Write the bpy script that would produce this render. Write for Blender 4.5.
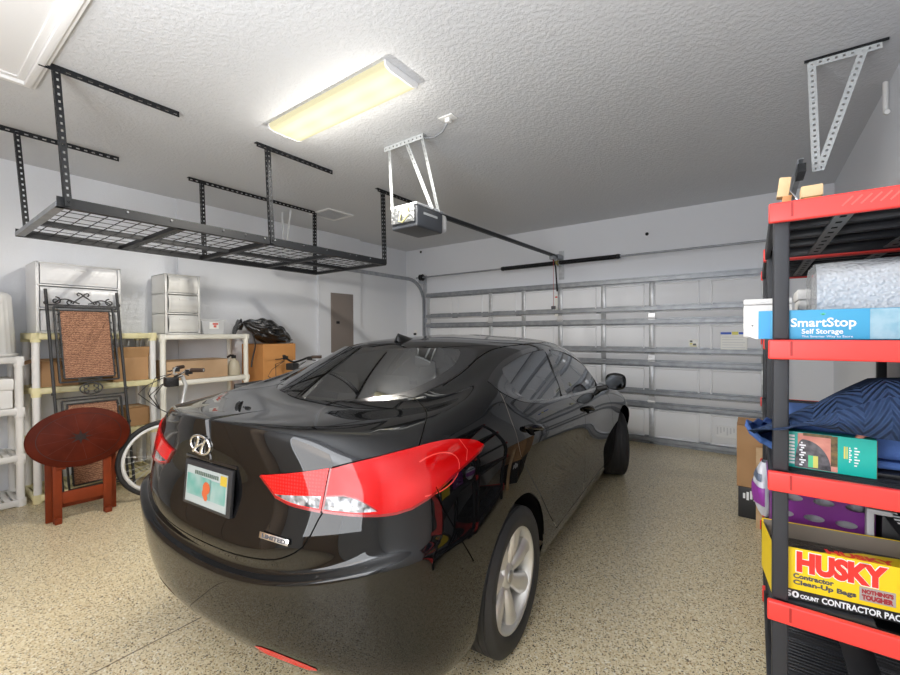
import bpy, bmesh, math, random
import numpy as np
from mathutils import Vector, Matrix, Euler
from mathutils.geometry import delaunay_2d_cdt
from mathutils.kdtree import KDTree
S = bpy.context.scene
COL = S.collection
for o in list(bpy.data.objects): bpy.data.objects.remove(o)
random.seed(7); PI = math.pi

# ------------------------------------------------------------------ camera
YAW, PITCH, ROLL, EYE = .6311, .0109, .0049, 1.427
cam = bpy.data.cameras.new('camera'); cam.sensor_width = 36; cam.lens = 415.9*36/900; cam.clip_start = .02
cam_o = bpy.data.objects.new('camera', cam); COL.objects.link(cam_o); S.camera = cam_o
fw = Vector((-math.sin(YAW)*math.cos(PITCH), math.cos(YAW)*math.cos(PITCH), -math.sin(PITCH)))
rt = Vector((math.cos(YAW), math.sin(YAW), 0)); dn = fw.cross(rt)
r2 = rt*math.cos(ROLL)+dn*math.sin(ROLL); d2 = dn*math.cos(ROLL)-rt*math.sin(ROLL)
cam_o.matrix_world = Matrix(((r2.x, -d2.x, -fw.x, 0), (r2.y, -d2.y, -fw.y, 0), (r2.z, -d2.z, -fw.z, EYE), (0, 0, 0, 1)))

# ------------------------------------------------------------------ world, lights, exposure
W = bpy.data.worlds.new('world'); S.world = W; W.use_nodes = True
W.node_tree.nodes['Background'].inputs[0].default_value = (.8, .86, .95, 1)
W.node_tree.nodes['Background'].inputs[1].default_value = .35
S.view_settings.view_transform = 'Standard'; S.view_settings.look = 'None'
S.view_settings.gamma = 1; S.view_settings.use_curve_mapping = False
S.cycles.use_denoising = True
S.cycles.max_bounces = 10; S.cycles.diffuse_bounces = 6; S.cycles.glossy_bounces = 6; S.cycles.transparent_max_bounces = 12
S.cycles.caustics_reflective = False; S.cycles.caustics_refractive = False
S.cycles.sample_clamp_indirect = 6
def area(name, loc, target, sx, sy, power, col, spread=PI):
    l = bpy.data.lights.new(name, 'AREA'); l.shape = 'RECTANGLE'; l.size = sx; l.size_y = sy; l.energy = power; l.color = col; l.spread = spread
    o = bpy.data.objects.new(name, l); COL.objects.link(o); o.location = loc
    o.rotation_euler = (Vector(target)-Vector(loc)).to_track_quat('-Z', 'Y').to_euler(); return o
# tubes of the ceiling fixture, then two fill lamps added out of view
for i in range(7):
    for dy in (-.06, .06):
        l = bpy.data.lights.new('fixture_tube', 'SPOT'); l.energy = 9.0; l.color = (1, .95, .86); l.shadow_soft_size = 0; l.spot_size = 3.05; l.spot_blend = .35
        o = bpy.data.objects.new('fixture_tube', l); COL.objects.link(o); o.location = (-2.83+.18*i, 1.85+dy, 2.93)
for i in range(4):
    l = bpy.data.lights.new('fixture_glow', 'POINT'); l.energy = 2.2; l.color = (1, .95, .86); l.shadow_soft_size = 0
    o = bpy.data.objects.new('fixture_glow', l); COL.objects.link(o); o.location = (-2.75+.3*i, 1.85, 2.80)
area('rear_fill', (-1.0, -1.30, 1.45), (-1.1, 4, 1.6), 1.5, 1.9, 44, (.93, .96, 1))  # added fill lamp behind the camera, brightens the garage door and front wall
area('upward_fill', (-.95, -.72, 1.45), (-.95, -.69, 2.98), 1.0, .9, 62, (.97, .985, 1))  # added fill lamp facing up, brightens the ceiling and walls
S.view_settings.exposure = .50

# ------------------------------------------------------------------ helpers
def mat(name, col, rough=.5, metal=0., spec=.5, coat=0., alpha=1., emit=None, trans=0., bump=None, mottle=None):
    m = bpy.data.materials.new(name); m.use_nodes = True; nt = m.node_tree; b = nt.nodes['Principled BSDF']
    c = (*col, 1); b.inputs['Base Color'].default_value = c; b.inputs['Roughness'].default_value = rough
    b.inputs['Metallic'].default_value = metal; b.inputs['Specular IOR Level'].default_value = spec
    b.inputs['Coat Weight'].default_value = coat; b.inputs['Coat Roughness'].default_value = .02; b.inputs['Alpha'].default_value = alpha
    b.inputs['Transmission Weight'].default_value = trans
    if emit: b.inputs['Emission Color'].default_value = (*emit[0], 1); b.inputs['Emission Strength'].default_value = emit[1]
    tc = nt.nodes.new('ShaderNodeTexCoord')
    if bump:                                     # (scale, strength, distance, detail)
        n = nt.nodes.new('ShaderNodeTexNoise'); n.inputs['Scale'].default_value = bump[0]; n.inputs['Detail'].default_value = bump[3] if len(bump) > 3 else 2
        nt.links.new(tc.outputs['Object'], n.inputs['Vector'])
        bp = nt.nodes.new('ShaderNodeBump'); bp.inputs['Strength'].default_value = bump[1]; bp.inputs['Distance'].default_value = bump[2]
        nt.links.new(n.outputs['Fac'], bp.inputs['Height']); nt.links.new(bp.outputs['Normal'], b.inputs['Normal'])
    if mottle:                                   # (scale, second colour, detail)
        n2 = nt.nodes.new('ShaderNodeTexNoise'); n2.inputs['Scale'].default_value = mottle[0]; n2.inputs['Detail'].default_value = mottle[2] if len(mottle) > 2 else 4
        nt.links.new(tc.outputs['Object'], n2.inputs['Vector'])
        rp = nt.nodes.new('ShaderNodeValToRGB'); rp.color_ramp.elements[0].position = .35; rp.color_ramp.elements[1].position = .65
        rp.color_ramp.elements[0].color = c; rp.color_ramp.elements[1].color = (*mottle[1], 1)
        nt.links.new(n2.outputs['Fac'], rp.inputs['Fac']); nt.links.new(rp.outputs['Color'], b.inputs['Base Color'])
    return m
class MB:
    def __init__(s): s.v = []; s.f = []; s.m = []; s.sm = []
    def add(s, vs, fs, mi=0, smooth=False):
        o = len(s.v); s.v += [tuple(x) for x in vs]
        for f in fs: s.f.append([o+i for i in f]); s.m.append(mi); s.sm.append(smooth)
        return s
    def box(s, c, d, rot=None, mi=0):
        R = Euler(rot).to_matrix() if rot is not None and not isinstance(rot, Matrix) else (rot or Matrix.Identity(3))
        C = Vector(c)
        vs = [C+R@Vector((x*d[0]/2, y*d[1]/2, z*d[2]/2)) for x in (-1, 1) for y in (-1, 1) for z in (-1, 1)]
        return s.add(vs, [(0, 1, 3, 2), (4, 6, 7, 5), (0, 4, 5, 1), (2, 3, 7, 6), (0, 2, 6, 4), (1, 5, 7, 3)], mi)
    def b2(s, a, b, mi=0):
        return s.box([(p+q)/2 for p, q in zip(a, b)], [abs(q-p) for p, q in zip(a, b)], None, mi)
    def bar(s, p, q, w, h, up=(0, 0, 1), mi=0):
        p, q = Vector(p), Vector(q); x = (q-p).normalized(); u = Vector(up)
        y = u.cross(x)
        if y.length < 1e-4: y = Vector((0, 1, 0)).cross(x)
        y.normalize(); z = x.cross(y); R = Matrix((x, y, z)).transposed()
        return s.box((p+q)/2, ((q-p).length, w, h), R, mi)
    def tube(s, pts, r, n=10, mi=0, closed=False, caps=True):
        P = [Vector(p) for p in pts]; N = len(P); rs = r if isinstance(r, (list, tuple)) else [r]*N
        t0 = (P[1]-P[0]).normalized(); a = Vector((0, 0, 1)) if abs(t0.z) < .9 else Vector((1, 0, 0)); nrm = (a-t0*a.dot(t0)).normalized()
        vs = []
        for i, p in enumerate(P):
            if closed: t = (P[(i+1) % N]-P[i-1]).normalized()
            else: t = (P[min(i+1, N-1)]-P[max(i-1, 0)]).normalized()
            nrm = (nrm-t*nrm.dot(t)).normalized(); bn = t.cross(nrm)
            vs += [p+(nrm*math.cos(2*PI*k/n)+bn*math.sin(2*PI*k/n))*rs[i] for k in range(n)]
        fs = []
        for i in range(N if closed else N-1):
            j = (i+1) % N
            fs += [(i*n+k, i*n+(k+1) % n, j*n+(k+1) % n, j*n+k) for k in range(n)]
        s.add(vs, fs, mi, True)
        if caps and not closed:
            o = len(s.v); s.v += vs[:n]+vs[-n:]
            s.f += [[o+k for k in range(n)][::-1], [o+n+k for k in range(n)]]; s.m += [mi]*2; s.sm += [False]*2
        return s
    def cyl(s, p, q, r, n=20, mi=0): return s.tube([p, q], r, n, mi)
    def lathe(s, prof, n=32, mi=0, M=None, smooth=True):       # prof: (radius, height) about local z
        M = M or Matrix.Identity(4); vs = []
        for r, z in prof: vs += [M@Vector((r*math.cos(2*PI*k/n), r*math.sin(2*PI*k/n), z)) for k in range(n)]
        fs = [(i*n+k, i*n+(k+1) % n, (i+1)*n+(k+1) % n, (i+1)*n+k) for i in range(len(prof)-1) for k in range(n)]
        return s.add(vs, fs, mi, smooth)
    def prism(s, poly, o, ax, ay, az, mi=0):                   # polygon (a,b) in frame ax, ay, extruded by the vector az
        o, ax, ay, az = Vector(o), Vector(ax), Vector(ay), Vector(az); n = len(poly)
        A = [o+ax*a+ay*b for a, b in poly]; vs = A+[p+az for p in A]
        return s.add(vs, [list(range(n))[::-1], list(range(n, 2*n))]+[(i, (i+1) % n, n+(i+1) % n, n+i) for i in range(n)], mi)
    def quad(s, a, b, c, d, mi=0): return s.add([a, b, c, d], [(0, 1, 2, 3)], mi)
    def grid(s, fn, nu, nv, mi=0, smooth=True):
        vs = [fn(i/nu, j/nv) for j in range(nv+1) for i in range(nu+1)]
        return s.add(vs, [(j*(nu+1)+i, j*(nu+1)+i+1, (j+1)*(nu+1)+i+1, (j+1)*(nu+1)+i) for j in range(nv) for i in range(nu)], mi, smooth)
def link(name, me, parent=None, loc=(0, 0, 0), rot=(0, 0, 0)):
    o = bpy.data.objects.new(name, me); COL.objects.link(o); o.location = loc; o.rotation_euler = rot
    if parent: o.parent = parent
    return o
def obj(name, mb, mats, parent=None, loc=(0, 0, 0), rot=(0, 0, 0), bevel=0, seg=2, fix=True):
    me = bpy.data.meshes.new(name); me.from_pydata([tuple(v) for v in mb.v], [], mb.f)
    for m in (mats if isinstance(mats, (list, tuple)) else [mats]): me.materials.append(m)
    for p, mi, sm in zip(me.polygons, mb.m, mb.sm): p.material_index = mi; p.use_smooth = sm
    bm = bmesh.new(); bm.from_mesh(me)
    if fix: bmesh.ops.recalc_face_normals(bm, faces=bm.faces)
    if bevel:
        es = [e for e in bm.edges if len(e.link_faces) == 2 and e.calc_face_angle(0) > .6]
        bmesh.ops.bevel(bm, geom=es, offset=bevel, segments=seg, profile=.6, affect='EDGES', clamp_overlap=True)
        for f in bm.faces: f.smooth = True
    bm.to_mesh(me); bm.free()
    if bevel: me.set_sharp_from_angle(angle=.9)
    return link(name, me, parent, loc, rot)
def tag(o, label, cat, group=None, kind=None):
    o['label'] = label; o['category'] = cat
    if group: o['group'] = group
    if kind: o['kind'] = kind
    return o
def thing(name, label, cat, loc=(0, 0, 0), rotz=0, group=None):
    o = bpy.data.objects.new(name, None); COL.objects.link(o); o.location = loc; o.rotation_euler = (0, 0, rotz); o.empty_display_size = .1
    return tag(o, label, cat, group)
def struct(name, mb, m, label=None, bevel=0):
    o = obj(name, mb, m, bevel=bevel); o['kind'] = 'structure'
    if label: o['label'] = label
    return o
def dup(root, loc=None, rotz=None, label=None):
    r = root.copy(); COL.objects.link(r)
    if loc is not None: r.location = loc
    if rotz is not None: r.rotation_euler = (0, 0, rotz)
    if label: r['label'] = label
    for ch in list(root.children):
        c = ch.copy(); COL.objects.link(c); c.parent = r
        for g in ch.children:
            d = g.copy(); COL.objects.link(d); d.parent = c
    return r
def text(name, body, size, m, parent, o, ax, ay, extrude=.0004, width=None, bold=0., align='LEFT', sx=1., shear=0., height=None):
    cu = bpy.data.curves.new(name, 'FONT'); cu.body = body; cu.size = size; cu.extrude = extrude; cu.offset = bold; cu.align_x = align; cu.shear = shear; cu.resolution_u = 3
    t = bpy.data.objects.new(name, cu); COL.objects.link(t)
    me = bpy.data.meshes.new_from_object(t.evaluated_get(bpy.context.evaluated_depsgraph_get()))
    bpy.data.objects.remove(t); bpy.data.curves.remove(cu)
    xs = [v.co.x for v in me.vertices]
    if width and xs: sx = width/(max(xs)-min(xs))
    ys = [v.co.y for v in me.vertices]; sy = height/(max(ys)-min(ys)) if height else 1.
    me.transform(Matrix.Translation((-min(xs), -min(ys) if height else 0, 0)))
    ax, ay = Vector(ax).normalized(), Vector(ay).normalized(); az = ax.cross(ay)
    me.transform(Matrix(((ax.x*sx, ay.x*sy, az.x, o[0]), (ax.y*sx, ay.y*sy, az.y, o[1]), (ax.z*sx, ay.z*sy, az.z, o[2]), (0, 0, 0, 1))))
    me.materials.clear(); me.materials.append(m); me.name = name
    return link(name, me, parent)
def perf(mb, p, q, w, h, up, hole, pitch, mi=0, slot=1.0):
    """flat steel strip from p to q, width w, thickness h, punched with a row of real holes"""
    p, q = Vector(p), Vector(q); L = (q-p).length; x = (q-p).normalized(); z = Vector(up); z = (z-x*z.dot(x)).normalized(); y = z.cross(x)
    n = max(1, int(L/pitch)); st = L/n; hl = hole*slot
    e = (w-hole)/2
    for sg in (-1, 1): mb.bar(p+y*sg*(w/2-e/2), q+y*sg*(w/2-e/2), e, h, z, mi)
    for i in range(n+1):
        a = max(0, i*st-(st-hl)/2); b = min(L, i*st+(st-hl)/2)
        mb.bar(p+x*a, p+x*b, hole*1.02, h, z, mi)
def nodes(m): return m.node_tree.nodes, m.node_tree.links, m.node_tree.nodes['Principled BSDF']

# ------------------------------------------------------------------ materials
def wall_mat(name, col, sc, st, dist):
    m = mat(name, col, .7, spec=.3); N, Lk, b = nodes(m)
    tc = N.new('ShaderNodeTexCoord'); n = N.new('ShaderNodeTexNoise'); n.inputs['Scale'].default_value = sc; n.inputs['Detail'].default_value = 3; n.inputs['Roughness'].default_value = .55
    Lk.new(tc.outputs['Object'], n.inputs['Vector'])
    rp = N.new('ShaderNodeValToRGB'); rp.color_ramp.elements[0].position = .42; rp.color_ramp.elements[1].position = .60
    Lk.new(n.outputs['Fac'], rp.inputs['Fac'])
    bp = N.new('ShaderNodeBump'); bp.inputs['Strength'].default_value = st; bp.inputs['Distance'].default_value = dist
    Lk.new(rp.outputs['Color'], bp.inputs['Height']); Lk.new(bp.outputs['Normal'], b.inputs['Normal']); return m
m_wall = wall_mat('wall_paint', (.76, .78, .82), 60, .15, .003)
m_ceil = wall_mat('knockdown_ceiling', (.64, .655, .68), 44, .30, .006)
m_trimw = mat('white_trim_paint', (.82, .82, .82), .45)
def floor_mat():
    m = mat('flaked_epoxy', (.6, .5, .35), .33, spec=.4); N, Lk, b = nodes(m)
    tc = N.new('ShaderNodeTexCoord')
    wn = N.new('ShaderNodeTexNoise'); wn.inputs['Scale'].default_value = 60; wn.inputs['Detail'].default_value = 2
    Lk.new(tc.outputs['Object'], wn.inputs['Vector'])
    mx = N.new('ShaderNodeVectorMath'); mx.operation = 'MULTIPLY_ADD'; mx.inputs[1].default_value = (.007, .007, .007)
    Lk.new(wn.outputs['Color'], mx.inputs[0]); Lk.new(tc.outputs['Object'], mx.inputs[2])
    def flakes(scale, stops):
        v = N.new('ShaderNodeTexVoronoi'); v.inputs['Scale'].default_value = scale; Lk.new(mx.outputs[0], v.inputs['Vector'])
        sp = N.new('ShaderNodeSeparateColor'); Lk.new(v.outputs['Color'], sp.inputs[0])
        rp = N.new('ShaderNodeValToRGB'); rp.color_ramp.interpolation = 'CONSTANT'; cr = rp.color_ramp
        cr.elements[0].position = 0; cr.elements[0].color = stops[0][1]; cr.elements[1].position = stops[1][0]; cr.elements[1].color = stops[1][1]
        for p, c in stops[2:]: e = cr.elements.new(p); e.color = c
        Lk.new(sp.outputs[0], rp.inputs['Fac']); return rp.outputs['Color']
    A = flakes(150, [(0, (.63, .53, .335, 1)), (.35, (.69, .59, .385, 1)), (.65, (.74, .66, .47, 1)), (.86, (.53, .42, .24, 1)), (.93, (.80, .75, .62, 1))])
    B = flakes(215, [(0, (1, 1, 1, 1)), (.83, (.55, .42, .28, 1)), (.885, (1.05, 1.05, 1.05, 1)), (.905, (.12, .085, .055, 1)), (.945, (.025, .022, .02, 1))])
    mm = N.new('ShaderNodeMix'); mm.data_type = 'RGBA'; mm.blend_type = 'MULTIPLY'; mm.inputs['Factor'].default_value = 1
    Lk.new(A, mm.inputs[6]); Lk.new(B, mm.inputs[7]); Lk.new(mm.outputs[2], b.inputs['Base Color'])
    bp = N.new('ShaderNodeBump'); bp.inputs['Strength'].default_value = .12; bp.inputs['Distance'].default_value = .002
    Lk.new(wn.outputs['Fac'], bp.inputs['Height']); Lk.new(bp.outputs['Normal'], b.inputs['Normal'])
    b.inputs['Coat Weight'].default_value = .25; b.inputs['Coat Roughness'].default_value = .2
    return m
m_floor = floor_mat()
m_joint = mat('floor_joint', (.14, .11, .08), .7)
m_black = mat('black_steel', (.011, .012, .014), .45, spec=.3)
m_galv = mat('galvanised_steel', (.48, .50, .53), .42, .45, mottle=(22, (.58, .60, .63)))
m_galvd = mat('door_strut_steel', (.27, .29, .32), .42, .4, mottle=(14, (.36, .38, .41)))
m_door = mat('white_door_steel', (.84, .86, .90), .45, bump=(140, .06, .002))
m_plb = mat('black_plastic', (.016, .016, .018), .45)
m_plw = mat('white_plastic', (.80, .80, .79), .4)
m_cream = mat('cream_plastic', (.84, .82, .72), .45, mottle=(3, (.88, .87, .80)))
m_creamy = mat('yellowed_plastic', (.80, .74, .44), .45)
m_clear = mat('frosted_clear_plastic', (.84, .85, .86), .28, alpha=.62)
m_clearf = mat('clear_drawer_plastic', (.82, .83, .83), .2, alpha=.45)
def carton(name, c, c2): return mat(name, c, .75, mottle=(5, c2, 6), bump=(90, .1, .002))
m_box = carton('kraft_cardboard', (.42, .24, .11), (.48, .28, .135))
m_boxl = carton('light_cardboard', (.50, .33, .19), (.56, .38, .23))
m_boxo = carton('orange_cardboard', (.56, .25, .075), (.60, .28, .09))
m_tape = mat('packing_tape', (.52, .38, .22), .25)
m_cherry = mat('cherry_wood', (.098, .0135, .005), .55, spec=.12, mottle=(9, (.066, .009, .0035), 8))
m_cherryl = mat('cherry_wood_legs', (.22, .036, .009), .5, spec=.2, mottle=(6, (.15, .027, .008), 8))
m_inlay = mat('dark_inlay', (.016, .006, .004), .35, coat=.15)
m_iron = mat('wrought_iron', (.035, .035, .037), .5, bump=(120, .2, .002))
m_chrome = mat('chrome', (.85, .85, .86), .12, 1)
m_red = mat('red_shelf_plastic', (.86, .050, .042), .38)
m_dk = mat('charcoal_shelf_plastic', (.031, .033, .039), .45, spec=.35, bump=(200, .08, .001))
m_dkl = mat('grey_rib_plastic', (.20, .205, .215), .5)
m_rubber = mat('rubber', (.016, .016, .017), .65)

# ------------------------------------------------------------------ room shell
XL, XR, YB, YF, ZC = -5.36, .68, -1.4, 5.93, 2.984
struct('floor', MB().b2((XL-.2, YB-.2, -.12), (XR+.2, YF+.2, 0)), m_floor)
struct('trim_3', MB().b2((-2.2475, YB, .0002), (-2.2425, YF-.1, .0011)), m_joint, 'dark saw-cut joint in the speckled floor')
HX0, HX1, HY0, HY1 = -3.55, -2.52, -.30, .498                  # attic hatch opening, inner edge
cb = MB()
cb.b2((XL-.2, YB-.2, ZC), (XR+.2, YF+.2, ZC+.1)); struct('ceiling', cb, m_ceil)
wl = MB(); wl.b2((XL-.15, YB-.15, 0), (XL, YF+.15, ZC)); wl.b2((XL-.1, 2.02, 0), (XL+.018, 3.9, ZC)); wl.b2((XL-.1, 3.9, 0), (XL+.075, 4.72, ZC))
struct('wall_left', wl, m_wall)
struct('wall_right', MB().b2((XR, YB-.15, 0), (XR+.15, YF+.15, ZC)), m_wall)
DX0, DX1, DH = -4.74, .14, 2.13
wf = MB(); wf.b2((XL, YF, DH-.03), (XR, YF+.15, ZC)); wf.b2((XL, YF, 0), (DX0+.02, YF+.15, DH-.03)); wf.b2((DX1-.02, YF, 0), (XR, YF+.15, DH-.03))
struct('wall_front', wf, m_wall)
wb = MB(); wb.b2((XL, YB-.15, 0), (-1.75, YB, ZC)); wb.b2((-.85, YB-.15, 0), (XR, YB, ZC)); wb.b2((-1.75, YB-.15, 2.05), (-.85, YB, ZC))
struct('wall_back', wb, m_wall)
m_brown = mat('brown_door_paint', (.55, .41, .29), .4)
cab = thing('unseen_cabinet', 'unseen tan cabinet behind the camera, added for its reflection in the trunk', 'cabinet', (-3.45, YB+.30, 0))  # put in out of view to give the trunk a brown reflection
obj('carcass', MB().b2((-1.30, -.28, 0), (1.0, .26, 2.25)), m_brown, cab, bevel=.004)
for x0, x1 in ((-1.29, -.53), (-.52, .24), (.25, .99)):
    d_ = obj('door', MB().b2((x0, .262, .06), (x1, .282, 2.22)), m_brown, cab, bevel=.004); obj('knob', MB().cyl((x1-.05, .282, 1.1), (x1-.05, .31, 1.1), .014, 12), mat('knob_steel', (.5, .5, .5), .3, .9), d_)
dr = struct('door_1', MB().b2((-1.74, YB-.09, .005), (-.86, YB-.04, 2.04)), m_brown, 'tan door in the wall behind the camera', .004)
hk = MB(); hk.lathe([(0, 0), (.03, 0), (.03, .02), (.012, .03), (.012, .05), (.028, .06), (.03, .075), (.02, .09), (0, .092)], 20, 0, Matrix.Translation((-.93, YB-.04, 1.0))@Matrix.Rotation(-PI/2, 4, 'X'))
obj('handle', hk, m_chrome, dr)
# small door stop / sensor marks on the wall over the garage door
for x, z, lb in ((-1.133, 2.709, 'small dark bolt head on the white header above the garage door'), (-4.99, 2.93, 'small dark bolt head high in the corner left of the garage door')):
    b = MB(); b.lathe([(0, 0), (.022, 0), (.02, .012), (.01, .02), (0, .021)], 12, 0, Matrix.Translation((x, YF-.001, z))@Matrix.Rotation(PI/2, 4, 'X'))
    tag(obj('wall_bolt', b, m_black), lb, 'bolt')
op = thing('wall_outlet', 'white wall outlet with a small dark plug, left of the garage door', 'outlet', (-5.13, YF, 1.43))
obj('cover_plate', MB().b2((-.035, -.006, -.057), (.035, 0, .057)), m_plw, op, bevel=.002)
obj('plug', MB().b2((-.022, -.04, -.04), (.022, -.005, 0)), m_black, op, bevel=.004)

# attic hatch with white moulding frame
ah = thing('attic_hatch', 'white attic hatch with moulded frame on the ceiling', 'hatch', (0, 0, ZC))
fr = MB()
def ring(mb, off0, off1, z0, z1):
    a0, a1, b0, b1 = HX0-off1, HX1+off1, HY0-off1, HY1+off1
    i0, i1, j0, j1 = HX0-off0, HX1+off0, HY0-off0, HY1+off0
    mb.b2((a0, b0, z0), (a1, j0, z1)); mb.b2((a0, j1, z0), (a1, b1, z1)); mb.b2((a0, j0, z0), (i0, j1, z1)); mb.b2((i1, j0, z0), (a1, j1, z1))
ring(fr, 0, .035, -.016, 0); ring(fr, .035, .07, -.034, 0); ring(fr, .07, .09, -.022, 0)
obj('frame', fr, m_trimw, ah, bevel=.005)
obj('panel', MB().b2((HX0, HY0, -.008), (HX1, HY1, 0)), m_trimw, ah)

# ------------------------------------------------------------------ ceiling light
def ceiling_light(x0, x1, y0, y1, label, emit, col):
    xc, yc = (x0+x1)/2, (y0+y1)/2; t = thing('ceiling_light', label, 'light fixture', (xc, yc, ZC)); hx, hy = (x1-x0)/2, (y1-y0)/2
    obj('housing', MB().b2((-hx+.02, -hy*.55, -.025), (hx-.02, hy*.55, 0)), m_trimw, t, bevel=.003)
    pr = [(-hy, -.003), (-hy, -.020), (-hy*.94, -.036), (-hy*.7, -.046), (hy*.7, -.046), (hy*.94, -.036), (hy, -.020), (hy, -.003)]
    for sx in (-1, 1):
        obj('end_cap', MB().prism([(a*1.03, b*1.04) for a, b in pr], (sx*hx-(.012 if sx > 0 else 0), 0, 0), (0, 1, 0), (0, 0, 1), (.012, 0, 0)), m_trimw, t)
    m = mat('prismatic_diffuser', (.10, .095, .07), .6, spec=.1, emit=(col, emit)); N, Lk, b = nodes(m)
    tc = N.new('ShaderNodeTexCoord'); sp = N.new('ShaderNodeSeparateXYZ'); Lk.new(tc.outputs['Object'], sp.inputs[0])
    m1 = N.new('ShaderNodeMath'); m1.operation = 'ABSOLUTE'; Lk.new(sp.outputs['Y'], m1.inputs[0])
    m2 = N.new('ShaderNodeMath'); m2.operation = 'SUBTRACT'; m2.inputs[1].default_value = hy*.45; Lk.new(m1.outputs[0], m2.inputs[0])
    m3 = N.new('ShaderNodeMath'); m3.operation = 'ABSOLUTE'; Lk.new(m2.outputs[0], m3.inputs[0])
    rp = N.new('ShaderNodeMapRange'); rp.inputs['From Min'].default_value = 0; rp.inputs['From Max'].default_value = .075; rp.inputs['To Min'].default_value = emit*1.18; rp.inputs['To Max'].default_value = emit*.82
    Lk.new(m3.outputs[0], rp.inputs['Value']); Lk.new(rp.outputs[0], b.inputs['Emission Strength'])
    g = MB()
    for (a, b_), (c, d) in zip(pr[:-1], pr[1:]): g.quad((-hx+.012, a, b_), (hx-.012, a, b_), (hx-.012, c, d), (-hx+.012, c, d))
    obj('diffuser', g, m, t); return t
ceiling_light(-2.905, -1.69, 1.71, 1.985, 'lit white fluorescent ceiling fixture with glowing warm yellow diffuser', .66, (1, .91, .56))

# ------------------------------------------------------------------ overhead storage rack
rk = thing('overhead_storage_rack', 'black steel overhead storage rack with wire deck hung from the ceiling', 'storage rack', (0, 0, ZC))
RX0, RX1, RY0, RY1, RZ = -4.52, -3.27, .63, 3.27, 2.205-ZC
for x, a, b in ((RX1, .54, 1.25), (RX0, .50, 1.25), (RX1, 1.81, 2.56), (RX0-.01, 1.81, 3.27), (RX1, 3.15, 3.85)):
    c = MB(); perf(c, (x, a, -.003), (x, b, -.003), .042, .004, (0, 0, 1), .014, .05, slot=1.9); perf(c, (x+.02, a, -.022), (x+.02, b, -.022), .036, .004, (1, 0, 0), .012, .05, slot=1.9)
    obj('ceiling_channel', c, m_black, rk)
for x, y, yb in ((RX1, .60, .645), (RX0, .61, .66), (RX1, 1.90, 1.93), (RX0, 1.92, 1.94), (RX1, 3.23, 3.25), (RX0, 3.26, 3.26)):
    c = MB(); perf(c, (x, y, -.02), (x, yb, RZ-.02), .036, .0035, (0, -1, 0), .012, .04, slot=1.35)
    perf(c, (x+.017, y+.016, -.02), (x+.017, yb+.016, RZ-.02), .032, .0035, (1, 0, 0), .011, .04, slot=1.35)
    obj('hanging_post', c, m_black, rk)
def lbeam(p, q, side):
    c = MB(); c.bar(p, q, .004, .06); p2 = Vector(p)+Vector(side)*.022+Vector((0, 0, -.028)); q2 = Vector(q)+Vector(side)*.022+Vector((0, 0, -.028)); c.bar(p2, q2, .044, .004) if abs(side[0]) else c.bar(p2, q2, .044, .004); return c
obj('side_beam', lbeam((RX1, RY0-.02, RZ), (RX1, RY1+.02, RZ), (-1, 0, 0)), m_black, rk)
obj('side_beam', lbeam((RX0, RY0-.02, RZ), (RX0, RY1+.02, RZ), (1, 0, 0)), m_black, rk)
obj('middle_beam', MB().bar(((RX0+RX1)/2-.05, RY0, RZ-.008), ((RX0+RX1)/2-.05, RY1, RZ-.008), .04, .03), m_black, rk)
for y in (RY0, 1.27, 1.93, 2.6, RY1):
    obj('cross_beam', MB().bar((RX0, y, RZ-.015), (RX1, y, RZ-.015), .045, .03), m_black if y != RY0 else m_galvd, rk)
for a, b in ((RY0, 1.93), (1.93, RY1)):
    c = MB(); n = 14
    for i in range(n+1): y = a+(b-a)*i/n; c.bar((RX0+.01, y, RZ+.012), (RX1-.01, y, RZ+.012), .0045, .0045)
    for i in range(9): x = RX0+.03+(RX1-RX0-.06)*i/8; c.bar((x, a, RZ+.017), (x, b, RZ+.017), .0045, .0045)
    obj('wire_deck', c, m_black, rk)
bw = MB()
for y in (.66, .95, 1.2, 1.55, 1.72, 1.88, 1.97, 2.25, 2.5, 2.78, 2.86, 3.05): bw.cyl((RX1, y, RZ+.012), (RX1+.009, y, RZ+.012), .007, 8)
obj('bolts', bw, m_chrome, rk)

# ceiling vent
cv = thing('ceiling_vent', 'flat white air vent on the ceiling above the hanging rack', 'vent', (-4.46, 3.49, ZC))
vf = MB()
for a, b in (((-.2, -.2), (.2, -.17)), ((-.2, .17), (.2, .2)), ((-.2, -.17), (-.17, .17)), ((.17, -.17), (.2, .17))): vf.b2((a[0], a[1], -.012), (b[0], b[1], 0))
obj('frame', vf, m_trimw, cv)
sl = MB()
for i in range(11): sl.box((0, -.155+.031*i, -.008), (.34, .026, .002), (.45, 0, 0))
obj('louvre', sl, m_trimw, cv)

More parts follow.
